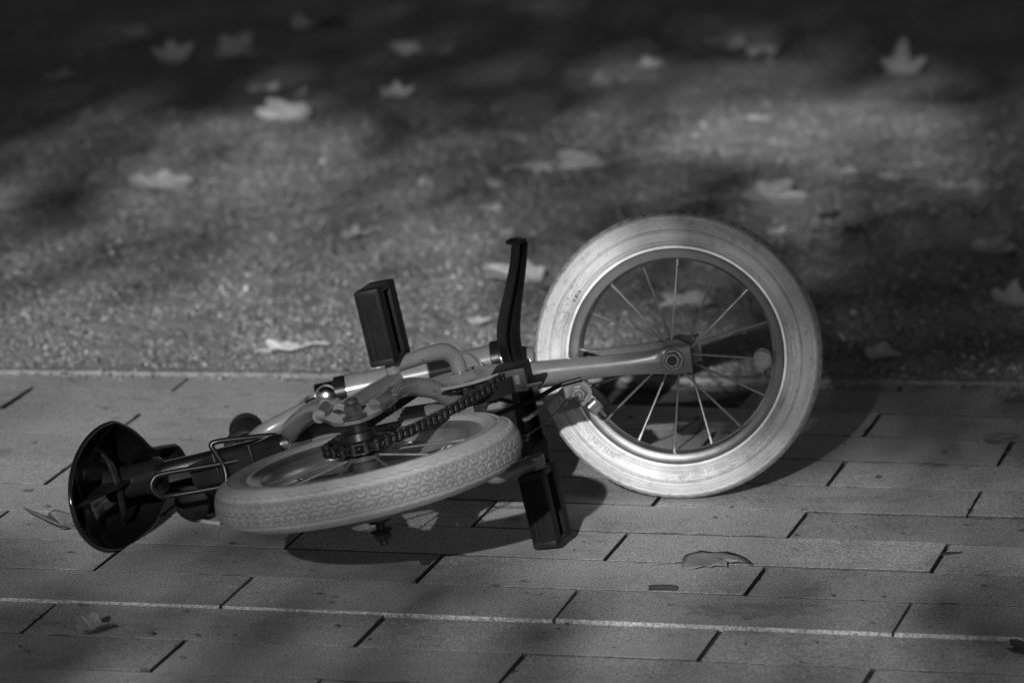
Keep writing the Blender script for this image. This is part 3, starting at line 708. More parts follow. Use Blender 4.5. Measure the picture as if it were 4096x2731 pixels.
# saddle: dished plastic shell seen from below
def saddle():
    ns, nt = 64, 44; f0, f1, fc = .076, .368, .1855
    fs_ = f0 + (f1 - f0) * (.5 - .5 * np.cos(np.linspace(0, 1, ns) * np.pi))
    def half(f):
        e = .0640 * np.sqrt(np.clip(1 - ((f - fc) / .1100) ** 2, 0, 1)); n_ = .0265 * np.sqrt(np.clip(1 - (np.maximum(f - .348, 0) / .0205) ** 2, 0, 1)) * (f > .20)
        return (e ** 5 + n_ ** 5) ** .2 + .0015
    cen = lambda f: -.0088 - .025 * np.clip((f - .22) / .14, 0, 1)
    dep = lambda f: .042 * np.clip((f - .077) / .115, 0, 1) ** .95 * (1 - .25 * np.clip((f - .26) / .10, 0, 1)) * np.clip((f1 + .006 - f) / .02, .3, 1)
    ush = lambda f, n_: .395 + .012 * (f - .16) / .2 + dep(f) * (1 - np.clip(np.abs(n_ - cen(f)) / half(f), 0, 1) ** 3.2)
    V = []; T_ = np.sin(np.linspace(-1, 1, nt) * math.pi / 2)
    for f in fs_:
        for t_ in T_: n_ = cen(f) + half(f) * t_; V.append((f, float(ush(f, n_)), n_))
    F = [(i * nt + j, i * nt + j + 1, (i + 1) * nt + j + 1, (i + 1) * nt + j) for i in range(ns - 1) for j in range(nt - 1)]
    V = np.array(V); mb = MB(); mb.add(V, F)
    rim = np.array([V[i * nt] for i in range(ns)] + [V[(ns - 1) * nt + j] for j in range(1, nt)] + [V[i * nt + nt - 1] for i in range(ns - 2, -1, -1)] + [V[j] for j in range(nt - 2, 0, -1)])
    o = part('saddle', mb, M_gloss, smooth=0)
    o.data.shade_smooth()
    md = o.modifiers.new('shell', 'SOLIDIFY'); md.thickness = .003; md.offset = 0
    mb = MB(); tube(mb, rim[::2], .0026, 10, 2, closed=True); part('saddle_rim', mb, M_gloss, o)
    mb = MB()
    cc = A3(.226, .372, -.0115); cyl(mb, cc - pd * .012, cc + pd * .052, .0178, 28); lathe(mb, [(.0178, 0), (.0196, .001), (.0196, .005), (.0178, .006)], cc - pd * .012, pd, 28)
    # long rib and crescent cross rib, both standing on the inside of the shell
    fs = np.linspace(.088, .236, 14); us = lambda f, n_: float(ush(f, n_))
    prism(mb, [(f, us(f, -.0088) - .0005) for f in fs] + [(f, min(us(f, -.0088) - .002, .3975 - .012 * (f - .092) / .144)) for f in fs[::-1]], -.0018, .0018, A3(0, 0, -.0088), A3(1, 0, 0), A3(0, 1, 0), A3(0, 0, 1))
    nn = np.linspace(-.045, .045, 18); fr_ = .122
    prism(mb, [(n_, us(fr_, n_ - .0128) - .0006) for n_ in nn] + [(n_, min(us(fr_, n_ - .0128) - .0008, us(fr_, .030) - .001 + .004 * (n_ / .045) ** 2)) for n_ in nn[::-1]], -.0014, .0014, A3(fr_, 0, -.0088), A3(0, 0, 1), A3(0, 1, 0), A3(1, 0, 0))
    part('saddle_rib', mb, M_black, o)
    mb = MB(); tube(mb, [A3(.205, .414, .024), A3(.200, .404, .014), A3(.196, .398, -.010), A3(.203, .404, -.040), A3(.212, .412, -.050)], [.004, .006, .007, .006, .004], 10, 5, up=A3(0, 1, 0), ry=.0025)
    part('saddle_yoke', mb, M_dark, o)
saddle()

# ---------------------------------------------------------------- fork, stem, handlebar (turned across the frame)
wl_ = lambda *pts: [toL(p) for p in pts]
CRW = toW(HT0 - ST * .004)                          # crown in the world
SW = BR @ ST
mb = MB()
def bladepath(side):
    d = AX_W * side
    end = FH_W + d * .0535 + A3(.010, 0, .001); top = CRW + d * .036 + A3(0, 0, -.020)
    fwd = nrm(end - top)
    return [CRW + d * .004 + SW * .004 + A3(0, 0, -.014), CRW + d * .024 + SW * .002 + A3(0, 0, -.018), top + fwd * .012, top + fwd * .060, top + (end - top) * .50, top + (end - top) * .68, top + (end - top) * .84, end - fwd * .016, end + fwd * .010]
upv = toL(toW(A3(0, 0, 0)) + A3(0, 0, 1)) 
for sd_ in (1, -1):
    P_ = [toL(p) for p in bladepath(sd_)]
    tube(mb, P_, [.0115, .0120, .0134, .0131, .0122, .0124, .0138, .0156, .0156], 20, 6, up=AX * 1.0, ry=[.0110, .0110, .0105, .0102, .0096, .0082, .0055, .0026, .0022])
cyl(mb, HT0 - ST * .018 + A3(0, 0, -.012), HT0 + ST * .022, .0165, 26, .003)
fork = part('front_fork', mb, M_paint)
mb = MB(); cyl(mb, HT1 + ST * .0005, HT1 + ST * .014, .0178, 26); part('headset', mb, M_black); mb = MB(); cyl(mb, HT0 + ST * .016, HT0 + ST * .026, .0200, 26); part('headset', mb, M_black)
# stem with domed bolt
mb = MB(); FWD = nrm(A3(0, 0, -1) - ST * (A3(0, 0, -1) @ ST)); s0 = HT1 + ST * .014
prism(mb, [(.0145 * math.cos(g), .0145 * math.sin(g)) for g in np.linspace(0, math.pi, 14)] + [(-.0145, -.030), (.0145, -.030)], 0, .022, s0, np.cross(ST, FWD), -FWD, ST)
sb_ = s0 + ST * .009 + AX * .006; lathe(mb, [(.0125, .000), (.0125, .010), (.0112, .0105), (.0112, .0150), (.0098, .0185), (.0060, .0210), (.001, .0218)], sb_, AX, 28)
tube(mb, [s0 + ST * .012 + FWD * .012, s0 + ST * .020 + FWD * .026, toL(A3(-.215, 6.392, .098))], .0115, 18, 4)
part('stem', mb, M_chrome, smooth=35)
CLW = A3(-.222, 6.385, .0975); BAX = nrm(A3(-.10, -.96, -.10))
mb = MB()
far = [A3(-.192, 6.40, .105), CLW, A3(-.250, 6.375, .0865), A3(-.275, 6.372, .073), A3(-.2905, 6.385, .057), A3(-.296, 6.405, .049), A3(-.299, 6.44, .047), A3(-.3005, 6.49, .047)]
tube(mb, wl_(*far), .0103, 18, 6)
near = [A3(-.192, 6.40, .105), A3(-.205, 6.36, .095), A3(-.250, 6.320, .060), A3(-.290, 6.325, .040), A3(-.315, 6.310, .030), A3(-.337, 6.280, .026)]
tube(mb, wl_(*near), .0103, 18, 6)
hb = part('handlebar', mb, M_paint)
mb = MB(); d_ = nrm(A3(-.228, 6.382, .0955) - A3(-.200, 6.397, .1035)); cyl(mb, toL(A3(-.228, 6.382, .0945)), toL(A3(-.196, 6.399, .1040)), .0122, 22); part('bar_clamp', mb, M_chrome, hb)
def grip(a, b):
    mb = MB(); a, b = toL(a), toL(b); h = np.linalg.norm(b - a)
    pr = [(.0112, 0), (.0215, .0005), (.0235, .003), (.0215, .006), (.0160, .008)]
    k = 8
    for i in range(k):
        z = .010 + (h - .024) * i / k; pr += [(.0150, z), (.0168, z + .002), (.0168, z + (h - .024) / k - .002)]
    pr += [(.0150, h - .012), (.0200, h - .008), (.0195, h - .003), (.012, h)]
    lathe(mb, pr, a, b - a, 28); return part('grip', mb, M_rubber, hb, 35)
grip(A3(-.2985, 6.412, .0470), A3(-.3005, 6.520, .0475)); grip(A3(-.336, 6.285, .0260), A3(-.350, 6.235, .0240))
# bell on the far bar
mb = MB(); bc_ = toL(A3(-.2965, 6.378, .060)); bn = toL(A3(-.2965, 6.378, .060) + nrm(A3(-.45, -.75, .45))) - bc_
lathe(mb, [(.0135, -.006), (.0140, -.003), (.0132, .001), (.0105, .0055), (.0060, .0085), (.001, .0095)], bc_, bn, 28); bl = part('bell', mb, M_chrome)
mb = MB(); lathe(mb, [(.0055, .006), (.0062, .010), (.0050, .014), (.001, .0155)], bc_ + bn * .001, bn, 20); part('bell_screw', mb, M_gloss, bl)

# black channel-section bracket at the fork crown
def channel(P_, wid, dep, th, mb, cx, cz):
    """U channel swept along P_ (world points); cx towards its left wall, cz its open side"""
    P_ = np.asarray(P_, float); Q = crom(np.hstack([P_, np.asarray(wid)[:, None], np.asarray(dep)[:, None]]), 6); V = []; F = []
    for q in Q:
        p, w_, d_ = q[:3], q[3] / 2, q[4]
        sec = [(-w_, d_), (-w_, 0), (w_, 0), (w_, d_), (w_ - th, d_), (w_ - th, th), (-w_ + th, th), (-w_ + th, d_)]
        for a_, b_ in sec: V.append(toL(p + cx * a_ + cz * b_))
    m = len(Q)
    for i in range(m - 1):
        for j in range(8): F.append((i * 8 + j, i * 8 + (j + 1) % 8, i * 8 + 8 + (j + 1) % 8, i * 8 + 8 + j))
    for b_ in (0, (m - 1) * 8): F += [(b_, b_ + 1, b_ + 6, b_ + 7), (b_ + 1, b_ + 2, b_ + 5, b_ + 6), (b_ + 2, b_ + 3, b_ + 4, b_ + 5)]
    mb.add(V, F)
mb = MB(); cz_ = nrm(A3(.55, -.83, 0)); cx_ = nrm(A3(.83, .55, 0)); yb = 6.345
bar = [(.0060, .2900), (.0035, .264), (-.0015, .236), (-.0060, .212), (-.0085, .190), (-.0060, .168), (.0000, .150), (.006, .125), (.012, .095), (.0165, .075)]
channel([(x, yb, z) for x, z in bar], [.012, .013, .015, .018, .020, .020, .019, .020, .021, .022], [.014, .014, .015, .016, .017, .017, .016, .015, .015, .015], .0022, mb, cx_, cz_)
channel([(.0165, yb, .075), (.018, yb, .068), (.021, yb, .050), (.022, yb, .036)], [.022, .027, .028, .026], [.015, .016, .016, .014], .0022, mb, cx_, cz_)
prism(mb, [(-.0095, -.002), (.008, .001), (.0075, .0045), (-.004, .0040), (-.0105, .0010)], -.002, .013, toL(A3(.0035, yb - .004, .2895)), cx_ @ BR, A3(0, 0, 1) @ BR, cz_ @ BR)
part('crown_bracket', mb, M_black, smooth=35, label='upright black channel bracket at the fork crown')

# ---------------------------------------------------------------- brake caliper and cables
W_ = lambda x, y, z: toL(A3(x, y, z))
mb = MB(); AXL = AX
piv = A3(.0700, 6.2995, .1290); ux_ = A3(1, 0, 0); uz_ = A3(0, 0, 1)
def lay(pts, y0, y1, mb):
    poly = np.array(pts); prism(mb, poly, 0, y1 - y0, toL(A3(0, y0, 0)), ux_ @ BR, uz_ @ BR, A3(0, 1, 0) @ BR)
arc = lambda cx, cz, r, a0, a1, n: [(cx + r * math.cos(math.radians(g)), cz + r * math.sin(math.radians(g))) for g in np.linspace(a0, a1, n)]
outer = [(.012, .104), (.028, .116), (.046, .131), (.060, .1420)] + arc(.0715, .1290, .0148, 118, -62, 12) + [(.058, .1095), (.047, .1060), (.0455, .1095), (.056, .1165)] + arc(.0715, .1290, .0078, -70, -200, 6)[::1] + [(.056, .1325), (.040, .1215), (.022, .108)]
lay([(.010, .101), (.028, .1125), (.045, .1265), (.061, .1418)] + arc(.0720, .1292, .0146, 125, -70, 14) + [(.050, .1065), (.0475, .1085), (.0495, .1115), (.0605, .1165), (.060, .1215), (.050, .1275), (.030, .1085), (.014, .0975)], 6.2955, 6.3000, mb)
cal = part('brake_caliper', mb, worn('caliper_alloy', .09, .15, 80, .45, .3, 0, .1), smooth=30)
mb = MB(); hexnut(mb, W_(.0715, 6.2955, .1290), W_(.0715, 6.2895, .1290), .0088); cyl(mb, W_(.0715, 6.2900, .1290), W_(.0715, 6.2860, .1290), .0046, 18); cyl(mb, W_(.0715, 6.2962, .1290), W_(.0715, 6.2945, .1290), .0100, 24); part('caliper_bolt', mb, M_steel, cal, 30)
mb = MB(); d_ = nrm(A3(.72, 0, .69)); cyl(mb, toL(A3(.0830, 6.300, .1120)), toL(A3(.0830, 6.300, .1120) + d_ * .012), .0001 + .0078, 20)
box(mb, toL(A3(.0860, 6.303, .1175)), (.0125, .0070, .0075), np.stack([(nrm(A3(.69, 0, -.72)) @ BR), A3(0, 1, 0) @ BR, d_ @ BR]), .0025); part('brake_pad', mb, M_chrome, cal, 35)
mb = MB(); box(mb, toL(A3(.0945, 6.305, .1240)), (.0135, .0060, .0045), np.stack([(nrm(A3(.69, 0, -.72)) @ BR), A3(0, 1, 0) @ BR, d_ @ BR]), .0015); part('brake_pad', mb, M_rubber, cal, 35)
mb = MB(); tube(mb, [W_(.075, 6.292, .146), W_(.050, 6.294, .138), W_(.022, 6.296, .122), W_(-.008, 6.30, .110), W_(-.027, 6.305, .098), W_(-.036, 6.31, .080), W_(-.040, 6.32, .060)], .0027, 10, 8)
tube(mb, [W_(.000, 6.31, .118), W_(-.020, 6.30, .122), W_(-.045, 6.30, .106), W_(-.052, 6.31, .085)], .0027, 10, 8)
part('brake_cable', mb, M_black)
mb = MB(); tube(mb, [W_(.068, 6.2925, .136), W_(.058, 6.2925, .122), W_(.048, 6.293, .109), W_(.030, 6.295, .093), W_(.012, 6.30, .082), W_(-.010, 6.30, .078)], .0010, 8, 6)
part('brake_wire', mb, M_steel)
mb = MB()
for (x, z, r_, h_) in ((.0045, .0835, .0135, .0035), (.0045, .0785, .0125, .003), (.0045, .072, .0085, .0075)): lathe(mb, [(r_, -h_ / 2), (r_, h_ / 2)], W_(x, 6.305, z), (uz_ + ux_ * .08) @ BR, 6 if r_ < .01 else 24)
tube(mb, [W_(-.048, 6.31, .094), W_(-.030, 6.305, .090), W_(-.010, 6.305, .0895), W_(.008, 6.306, .086)], .0050, 10, 4)
box(mb, W_(-.045, 6.32, .098), (.012, .008, .007), np.eye(3), .002); box(mb, W_(-.032, 6.33, .127), (.016, .010, .013), np.stack([ux_ @ BR, A3(0, 1, 0) @ BR, uz_ @ BR]), .003)
cyl(mb, W_(-.055, 6.33, .104), W_(-.044, 6.30, .100), .010, 18)
part('brake_arm', mb, M_dark, smooth=35)

# ================================================================== FALLEN LEAVES
def leaf_mat(name, v):
    m = mat(name, v, 0.7, spec=0.25); t = NT(m); co = t.obj()
    n = t.noise(60, 5, co, 0.7); bl = t.ramp(t.noise(140, 3, co), [(0.60, 0.0), (0.70, 1.0)])
    a = t.ramp(n, [(0.3, v * .75), (0.7, min(.8, v * 1.12))])
    x = t.node('ShaderNodeMixRGB'); t.link(t.math('MULTIPLY', bl, .45), x.inputs[0]); t.link(a, x.inputs[1]); x.inputs[2].default_value = (v * .35, v * .35, v * .35, 1)
    vn = t.node('ShaderNodeAttribute', attribute_name='vein').outputs['Fac']
    y = t.node('ShaderNodeMixRGB'); t.link(t.math('MULTIPLY', vn, .5), y.inputs[0]); t.link(x.outputs[0], y.inputs[1]); y.inputs[2].default_value = (min(.8, v * 1.5),) * 3 + (1,)
    t.link(y.outputs[0], t.b.inputs['Base Color']); t.bump(n, .4, .001)
    # thin dry leaf: a little light comes through
    tr = t.node('ShaderNodeBsdfTranslucent'); t.link(y.outputs[0], tr.inputs[0]); ms = t.node('ShaderNodeMixShader'); ms.inputs[0].default_value = .18
    out = t.n['Material Output']; t.link(t.b.outputs[0], ms.inputs[1]); t.link(tr.outputs[0], ms.inputs[2]); t.link(ms.outputs[0], out.inputs[0])
    return m
LM = {k: leaf_mat('dry_leaf_' + k, v) for k, v in (('pale', .66), ('mid', .42), ('brown', .24), ('dark', .07))}
def leaf_outline(th, r):
    """radius of a plane-tree leaf round its middle; th = 0 at the tip"""
    lobes = [(0, 1.0, .34), (52, .92, .30), (-52, .92, .30), (104, .68, .30), (-104, .68, .30)]
    d = np.degrees(th); R = np.full_like(d, .47)
    for a, l, w in lobes:
        q = np.abs((d - a + 180) % 360 - 180) / (w * 100)
        R = np.maximum(R, .47 + (l - .47) * np.clip(1 - q, 0, 1) ** .8)
    R += .035 * np.abs(np.sin(th * 11 + r)) * (R > .52)
    R *= 1 - .45 * np.exp(-((np.abs(d) - 180) / 14) ** 2)
    return R
def make_leaf(name, x, y, z, size, yaw, kind, tone, tilt=0.0, seed=0, stem=True, wide=1.0):
    r = np.random.default_rng(seed + 100); nt_, nr = 110, 12
    th = np.linspace(-np.pi, np.pi, nt_, endpoint=False); R = leaf_outline(th, r.uniform(0, 6)) * (1 + .16 * np.sin(th + r.uniform(0, 6)) + .10 * np.sin(th * 3 + r.uniform(0, 6)) + .05 * np.sin(th * 7 + r.uniform(0, 6))) * size * .5 * (1 + .07 * np.sin(th * 2 + r.uniform(0, 6)))
    ks = np.linspace(0, 1, nr + 1)[1:]
    X = np.concatenate([[0], (ks[:, None] * (R * np.cos(th))[None]).ravel()]); Y = np.concatenate([[0], (ks[:, None] * (R * np.sin(th))[None] * wide).ravel()])
    s = size * .5; a, b = X / s, Y / s; rad = np.hypot(a, b)
    p = r.uniform(0, 6, 4)
    Z = .05 * np.sin(3 * a + p[0]) * np.sin(3.4 * b + p[1]) + .045 * rad * np.sin(5 * np.arctan2(b, a) + p[2])
    if kind == 'cup': Z += .32 * b ** 2 + .16 * a ** 2
    elif kind == 'arch': Z += .25 - .38 * b ** 2 - .15 * a ** 2
    elif kind == 'tent': Z += .34 - .52 * np.abs(b) ** 1.1 - .10 * a
    elif kind == 'fold': Z += .75 * np.abs(b) ** 1.15
    elif kind == 'roll': Z += .55 * np.clip(a, 0, 2) ** 2 + .2 * b ** 2
    elif kind == 'wing': Z += .55 * np.clip(b, 0, 2) ** 1.4 + .18 * np.clip(-b, 0, 2) + .1 * a ** 2
    else: Z += .10 * b ** 2 + .08 * a ** 2
    fa, fc_ = r.uniform(0, np.pi), r.uniform(-.12, .42); Z += fc_ * (a * np.cos(fa) + b * np.sin(fa)) ** 2
    if kind == 'tent': Z += -.28 * b - fc_ * (a * np.cos(fa) + b * np.sin(fa)) ** 2
    Z *= s * (1.0 if kind == 'tent' else .68)
    ang = np.arctan2(b, a); vein = np.zeros_like(a)
    for v in (0, 52, -52, 104, -104): 
        dd = np.abs(np.sin(ang - math.radians(v))) * rad; vein = np.maximum(vein, np.where(np.cos(ang - math.radians(v)) > 0, np.exp(-(dd / .035) ** 2), 0))
    Z -= vein * .02 * s
    V = np.stack([X, Y, Z], 1); F = []
    for j in range(nt_): F.append((0, 1 + j, 1 + (j + 1) % nt_))
    for i in range(nr - 1):
        for j in range(nt_): F.append((1 + i * nt_ + j, 1 + (i + 1) * nt_ + j, 1 + (i + 1) * nt_ + (j + 1) % nt_, 1 + i * nt_ + (j + 1) % nt_))
    mb = MB(); mb.add(V, F); nb = len(V)
    if stem:
        l = size * r.uniform(.45, .7); c = r.uniform(-.25, .25)
        tube(mb, [(-.02 * size, 0, .001), (-.22 * size, 0, .002), (-.22 * size - l * .5, c * l * .4, .006), (-.22 * size - l, c * l, .0015)], [.0007, .0008, .0007, .0013], 7, 4)
    V = np.vstack(mb.v)
    cy, sy, ct, st = math.cos(math.radians(yaw)), math.sin(math.radians(yaw)), math.cos(math.radians(tilt)), math.sin(math.radians(tilt))
    V = np.stack([V[:, 0] * cy - V[:, 1] * sy, V[:, 0] * sy + V[:, 1] * cy, V[:, 2]], 1)
    V = np.stack([V[:, 0], V[:, 1] * ct - V[:, 2] * st, V[:, 1] * st + V[:, 2] * ct], 1)       # tilt up away from the viewer's side
    lo = V[:nb, 2].min(); V[:, 2] -= lo; V[:, 2] = np.maximum(V[:, 2], 0.0006)
    me = mesh_from(name, V, mb.f, LM[tone], 0); me.shade_smooth()
    at = me.attributes.new('vein', 'FLOAT', 'POINT'); at.data.foreach_set('value', np.concatenate([vein, np.zeros(len(V) - nb)]).astype(np.float32))
    o = link(name, me); o.location = (x, y, z)
    md = o.modifiers.new('thickness', 'SOLIDIFY'); md.thickness = .0005; md.offset = 0
    return o
GRASS_LEAVES = [  # label, x, y, size, yaw, kind, tone, tilt
 ('faint pale leaf in the shaded gravel, topmost at the far left', -.646, 10.10, .075, 20, 'fold', 'mid', 30),
 ('pale leaf with raised lobe, left end of the long pair in the far shade', -.566, 9.82, .085, 100, 'roll', 'pale', 40),
 ('long low leaf in the far shade, right end of the pair', -.470, 9.86, .12, 5, 'wing', 'mid', 25),
 ('pale folded leaf with a dark lump at its right, at the picture top', -.356, 10.22, .075, 60, 'fold', 'pale', 40),
 ('almost black curled leaf, the dark lump at the top of the gravel', -.310, 10.24, .070, 0, 'cup', 'dark', 30),
 ('pale humped leaf at the top middle of the gravel, larger of two touching', -.180, 9.90, .085, 30, 'arch', 'pale', 35),
 ('small round leaf tip touching the humped leaf at the top middle', -.112, 9.89, .045, 0, 'cup', 'mid', 45),
 ('faint double-ridged leaf in the dark gravel at the left edge', -.749, 9.62, .085, 10, 'cup', 'mid', 20),
 ('tiny faint leaf in the dark gravel under the double-ridged leaf', -.620, 9.39, .035, 40, 'cup', 'brown', 30),
 ('small pale leaf tip, brightest of three in a row above the big ragged leaf', -.389, 9.48, .035, 0, 'cup', 'pale', 45),
 ('small dull leaf tip, right one of three in a row above the big ragged leaf', -.337, 9.42, .035, 70, 'fold', 'mid', 40),
 ('small dull leaf tip, left one of three in a row above the big ragged leaf', -.420, 9.46, .032, 10, 'cup', 'mid', 35),
 ('pale leaf with two upturned horns, between the humped leaf and the brake bracket', -.182, 9.39, .066, 90, 'cup', 'pale', 35),
 ('dull arched leaf right of the big ragged leaf', -.191, 9.13, .060, 0, 'arch', 'brown', 10),
 ('big bright leaf with a ragged toothed lower edge at the border of sun and shade', -.336, 9.17, .125, 185, 'wing', 'pale', 38),
 ('curled leaf with a tall standing point in the sunny gravel at left', -.518, 8.52, .140, 30, 'wing', 'mid', 4),
 ('brown flat leaf lying in the sunny gravel above the upper pedal', -.100, 8.82, .06, 20, 'flat', 'brown', 5),
 ('small bright round leaf left of the bright pair in mid gravel', -.024, 8.49, .040, 50, 'cup', 'pale', 40),
 ('bright leaf, left and smaller of the touching pair in mid gravel', .041, 8.63, .078, 10, 'arch', 'pale', 25),
 ('large bright broad leaf, right one of the touching pair in mid gravel', .125, 8.66, .115, 200, 'wing', 'pale', 35),
 ('low pale leaf under the small bright round leaf in mid gravel', -.030, 8.29, .050, 0, 'flat', 'pale', 18),
 ('thin pale leaf edge in the sunny gravel above the upper pedal', -.219, 8.06, .065, 30, 'fold', 'mid', 15),
 ('dull pale leaf just behind the top of the black bracket', -.008, 8.07, .042, 0, 'cup', 'mid', 25),
 ('thin brown leaf lying flat in the sunny gravel at the lower left', -.527, 7.72, .062, 15, 'flat', 'brown', 8),
 ('bright torn leaf lying on the gravel edge left of the upper pedal', -.284, 7.24, .072, 190, 'wing', 'pale', 22),
 ('small pale leaf between upper pedal and black bracket', -.048, 7.415, .034, 20, 'cup', 'pale', 22),
 ('large pale pointed leaf leaning between black bracket and front tyre', .021, 7.71, .110, 150, 'wing', 'pale', 30),
 ('small pale square leaf in the shaded gravel at upper right of centre', .232, 9.70, .062, 45, 'cup', 'pale', 38),
 ('faint pointed leaf in the shade below the small square leaf', .145, 9.48, .05, 90, 'roll', 'brown', 35),
 ('pale long leaf at the top right, brightest of its cluster', .441, 9.84, .095, 160, 'arch', 'pale', 30),
 ('dull leaf in the middle of the cluster at the top right', .384, 9.89, .075, 20, 'wing', 'mid', 25),
 ('dim small leaf, left end of the cluster at the top right', .345, 9.97, .045, 0, 'cup', 'mid', 30),
 ('dark star-shaped leaf above the cluster at the top right', .504, 10.08, .085, 70, 'cup', 'brown', 30),
 ('dull star-shaped leaf standing in the dark gravel at the far right', .641, 9.59, .095, 80, 'roll', 'mid', 30),
 ('bright small oblong leaf inside the sunny patch on the right', .377, 9.09, .055, 0, 'cup', 'pale', 30),
 ('pale spread leaf with one raised lobe, seen through the front wheel', .240, 7.51, .115, 200, 'wing', 'pale', 8),
 ('wide spread leaf with a bright knob in its middle above the front tyre', .367, 8.345, .145, 0, 'wing', 'mid', 16),
 ('small pale crumpled leaf right of the wide leaf with the bright knob', .496, 8.57, .036, 60, 'cup', 'pale', 35),
 ('pale pointed leaf in the dark gravel right of the small crumpled leaf', .552, 8.50, .060, 25, 'fold', 'mid', 25),
 ('low dull leaf, left one of two in a row at the right edge', .626, 8.42, .072, 0, 'cup', 'mid', 15),
 ('low dull leaf, right one of two in a row at the right edge', .672, 8.43, .055, 30, 'wing', 'mid', 15),
 ('pale flat leaf close to the top right of the front tyre', .367, 8.06, .045, 0, 'cup', 'pale', 18),
 ('dark oval leaf in the shade right of the front tyre', .472, 8.05, .065, 0, 'flat', 'dark', 15),
 ('dark crumpled leaf above the dark oval leaf', .443, 8.19, .045, 50, 'cup', 'dark', 20),
 ('long pale ridged leaf in the shade at the right edge', .649, 7.89, .100, 5, 'cup', 'mid', 10),
 ('pale leaf cut by the right edge of the picture', .648, 7.50, .080, 30, 'wing', 'mid', 22),
 ('pale leaf lying in the dark gravel close to the paving at right', .451, 7.14, .062, 20, 'fold', 'mid', 15),
 ('faint brown leaf in the dark gravel above the leaf close to the paving', .541, 7.23, .050, 0, 'flat', 'brown', 8),
]
GRP = 'fallen leaves on the gravel'
for i, (lab, x, y, sz, yaw, kd, tn, tl) in enumerate(GRASS_LEAVES):
    tag(make_leaf('fallen_leaf', x, y, -.002, sz, yaw, kd, tn, 4 + tl * .30, i * 7 + 3, stem=(i % 3 == 0)), lab, 'leaf', GRP)
PAVE_LEAVES = [
 ('large brown crumpled leaf with a thick stem, lying against the saddle', -.487, 6.235, .105, 115, 'wing', 'brown', 2),
 ('pale brown leaf on the paving in the lower left corner', -.425, 5.755, .058, 25, 'fold', 'brown', 12),
 ('brown curled leaf on a paving joint at the right edge', .551, 6.635, .055, 20, 'cup', 'brown', 5),
 ('dark torn leaf on the paving, seen through the front wheel', .198, 6.700, .055, 0, 'roll', 'dark', 10),
 ('dark ragged leaf on the paving at the edge of the gravel at right', .590, 6.868, .055, 10, 'cup', 'brown', 3),
 ('dark blurred leaf in the bottom right corner', .508, 5.622, .052, 140, 'cup', 'dark', 12),
]
for i, (lab, x, y, sz, yaw, kd, tn, tl) in enumerate(PAVE_LEAVES):
    tag(make_leaf('fallen_leaf', x, y, .0008, sz, yaw, kd, tn, tl, 400 + i * 5, stem=i == 0), lab, 'leaf', 'fallen leaves on the paving')
# the folded leaf in front: a smooth upper fold and a jagged lower edge that stands a little off the paving
def folded_leaf():
    far = [(-.033, .010), (-.028, .017), (-.010, .020), (.004, .020), (.020, .018), (.034, .015), (.042, .006)]
    near = [(.049, -.004), (.036, .000), (.024, -.002), (.0185, -.004), (.0185, -.019), (.012, -.0145), (.004, -.014), (-.001, -.021), (-.008, -.017), (-.018, -.021), (-.029, -.020), (-.034, -.010)]
    O = np.array(far + near); ks = [.0, .35, .7, 1.0]; V = [(0, 0)]
    for q in ks[1:]: V += [tuple(p) for p in O * q]
    V = np.array(V); n = len(O); h = .0035 + .0095 * np.clip((V[:, 1] + .021) / .04, 0, 1) ** 1.2 + .002 * np.sin(V[:, 0] * 190) * np.cos(V[:, 1] * 120) - .004 * np.clip((V[:, 0] - .02) / .03, 0, 1) - .006 * np.clip((-.026 - V[:, 0]) / .008, 0, 1)
    h = np.maximum(h, .0009); F = [(0, 1 + k, 1 + (k + 1) % n) for k in range(n)]
    for a in range(2): F += [(1 + a * n + k, 1 + (a + 1) * n + k, 1 + (a + 1) * n + (k + 1) % n, 1 + a * n + (k + 1) % n) for k in range(n)]
    mb = MB(); mb.add(np.column_stack([V, h]), F); nb = len(V)
    tube(mb, [(-.028, .006, .006), (-.045, .009, .004), (-.062, .008, .0022), (-.070, .007, .0016)], [.0007, .0006, .0007, .0013], 7, 4)
    me = mesh_from('fallen_leaf', np.vstack(mb.v) * (.9, .9, .9), mb.f, LM['brown'], 0); me.shade_smooth()
    at = me.attributes.new('vein', 'FLOAT', 'POINT'); at.data.foreach_set('value', np.zeros(len(me.vertices), np.float32))
    o = link('fallen_leaf', me); o.location = (.205, 6.012, 0); md = o.modifiers.new('thickness', 'SOLIDIFY'); md.thickness = .0005
    tag(o, 'folded leaf with thin stem and jagged edge on the paving below the front tyre', 'leaf', 'fallen leaves on the paving')
folded_leaf()
# bits of twig
M_bark = worn('twig_bark', .015, .03, 90, .8, 0, 0, .05, .5, 300)
def twig(lab, P_, r_, m=M_bark):
    mb = MB(); tube(mb, P_, r_, 9, 6); return tag(link('twig', mesh_from('twig', np.vstack(mb.v), mb.f, m, 40)), lab, 'twig', 'twigs on the paving')
twig('short straight dark stick on the paving below the folded leaf', [(.1375, 5.9055, .003), (.152, 5.9045, .0035), (.1665, 5.9035, .003)], [.0027, .0031, .0029])
twig('small pale curl of twig beside the left end of the rear tyre', [(-.312, 6.262, .002), (-.325, 6.285, .004), (-.338, 6.282, .006), (-.345, 6.262, .004), (-.336, 6.243, .003), (-.318, 6.236, .002)], .0022, worn('pale_twig', .25, .35, 80, .7, 0, 0, .05))
twig('thin forked twig lying across a paving joint at right', [(.446, 6.044, .001), (.452, 6.050, .002), (.460, 6.056, .0015), (.472, 6.060, .001)], [.0008, .0014, .0016, .0009])
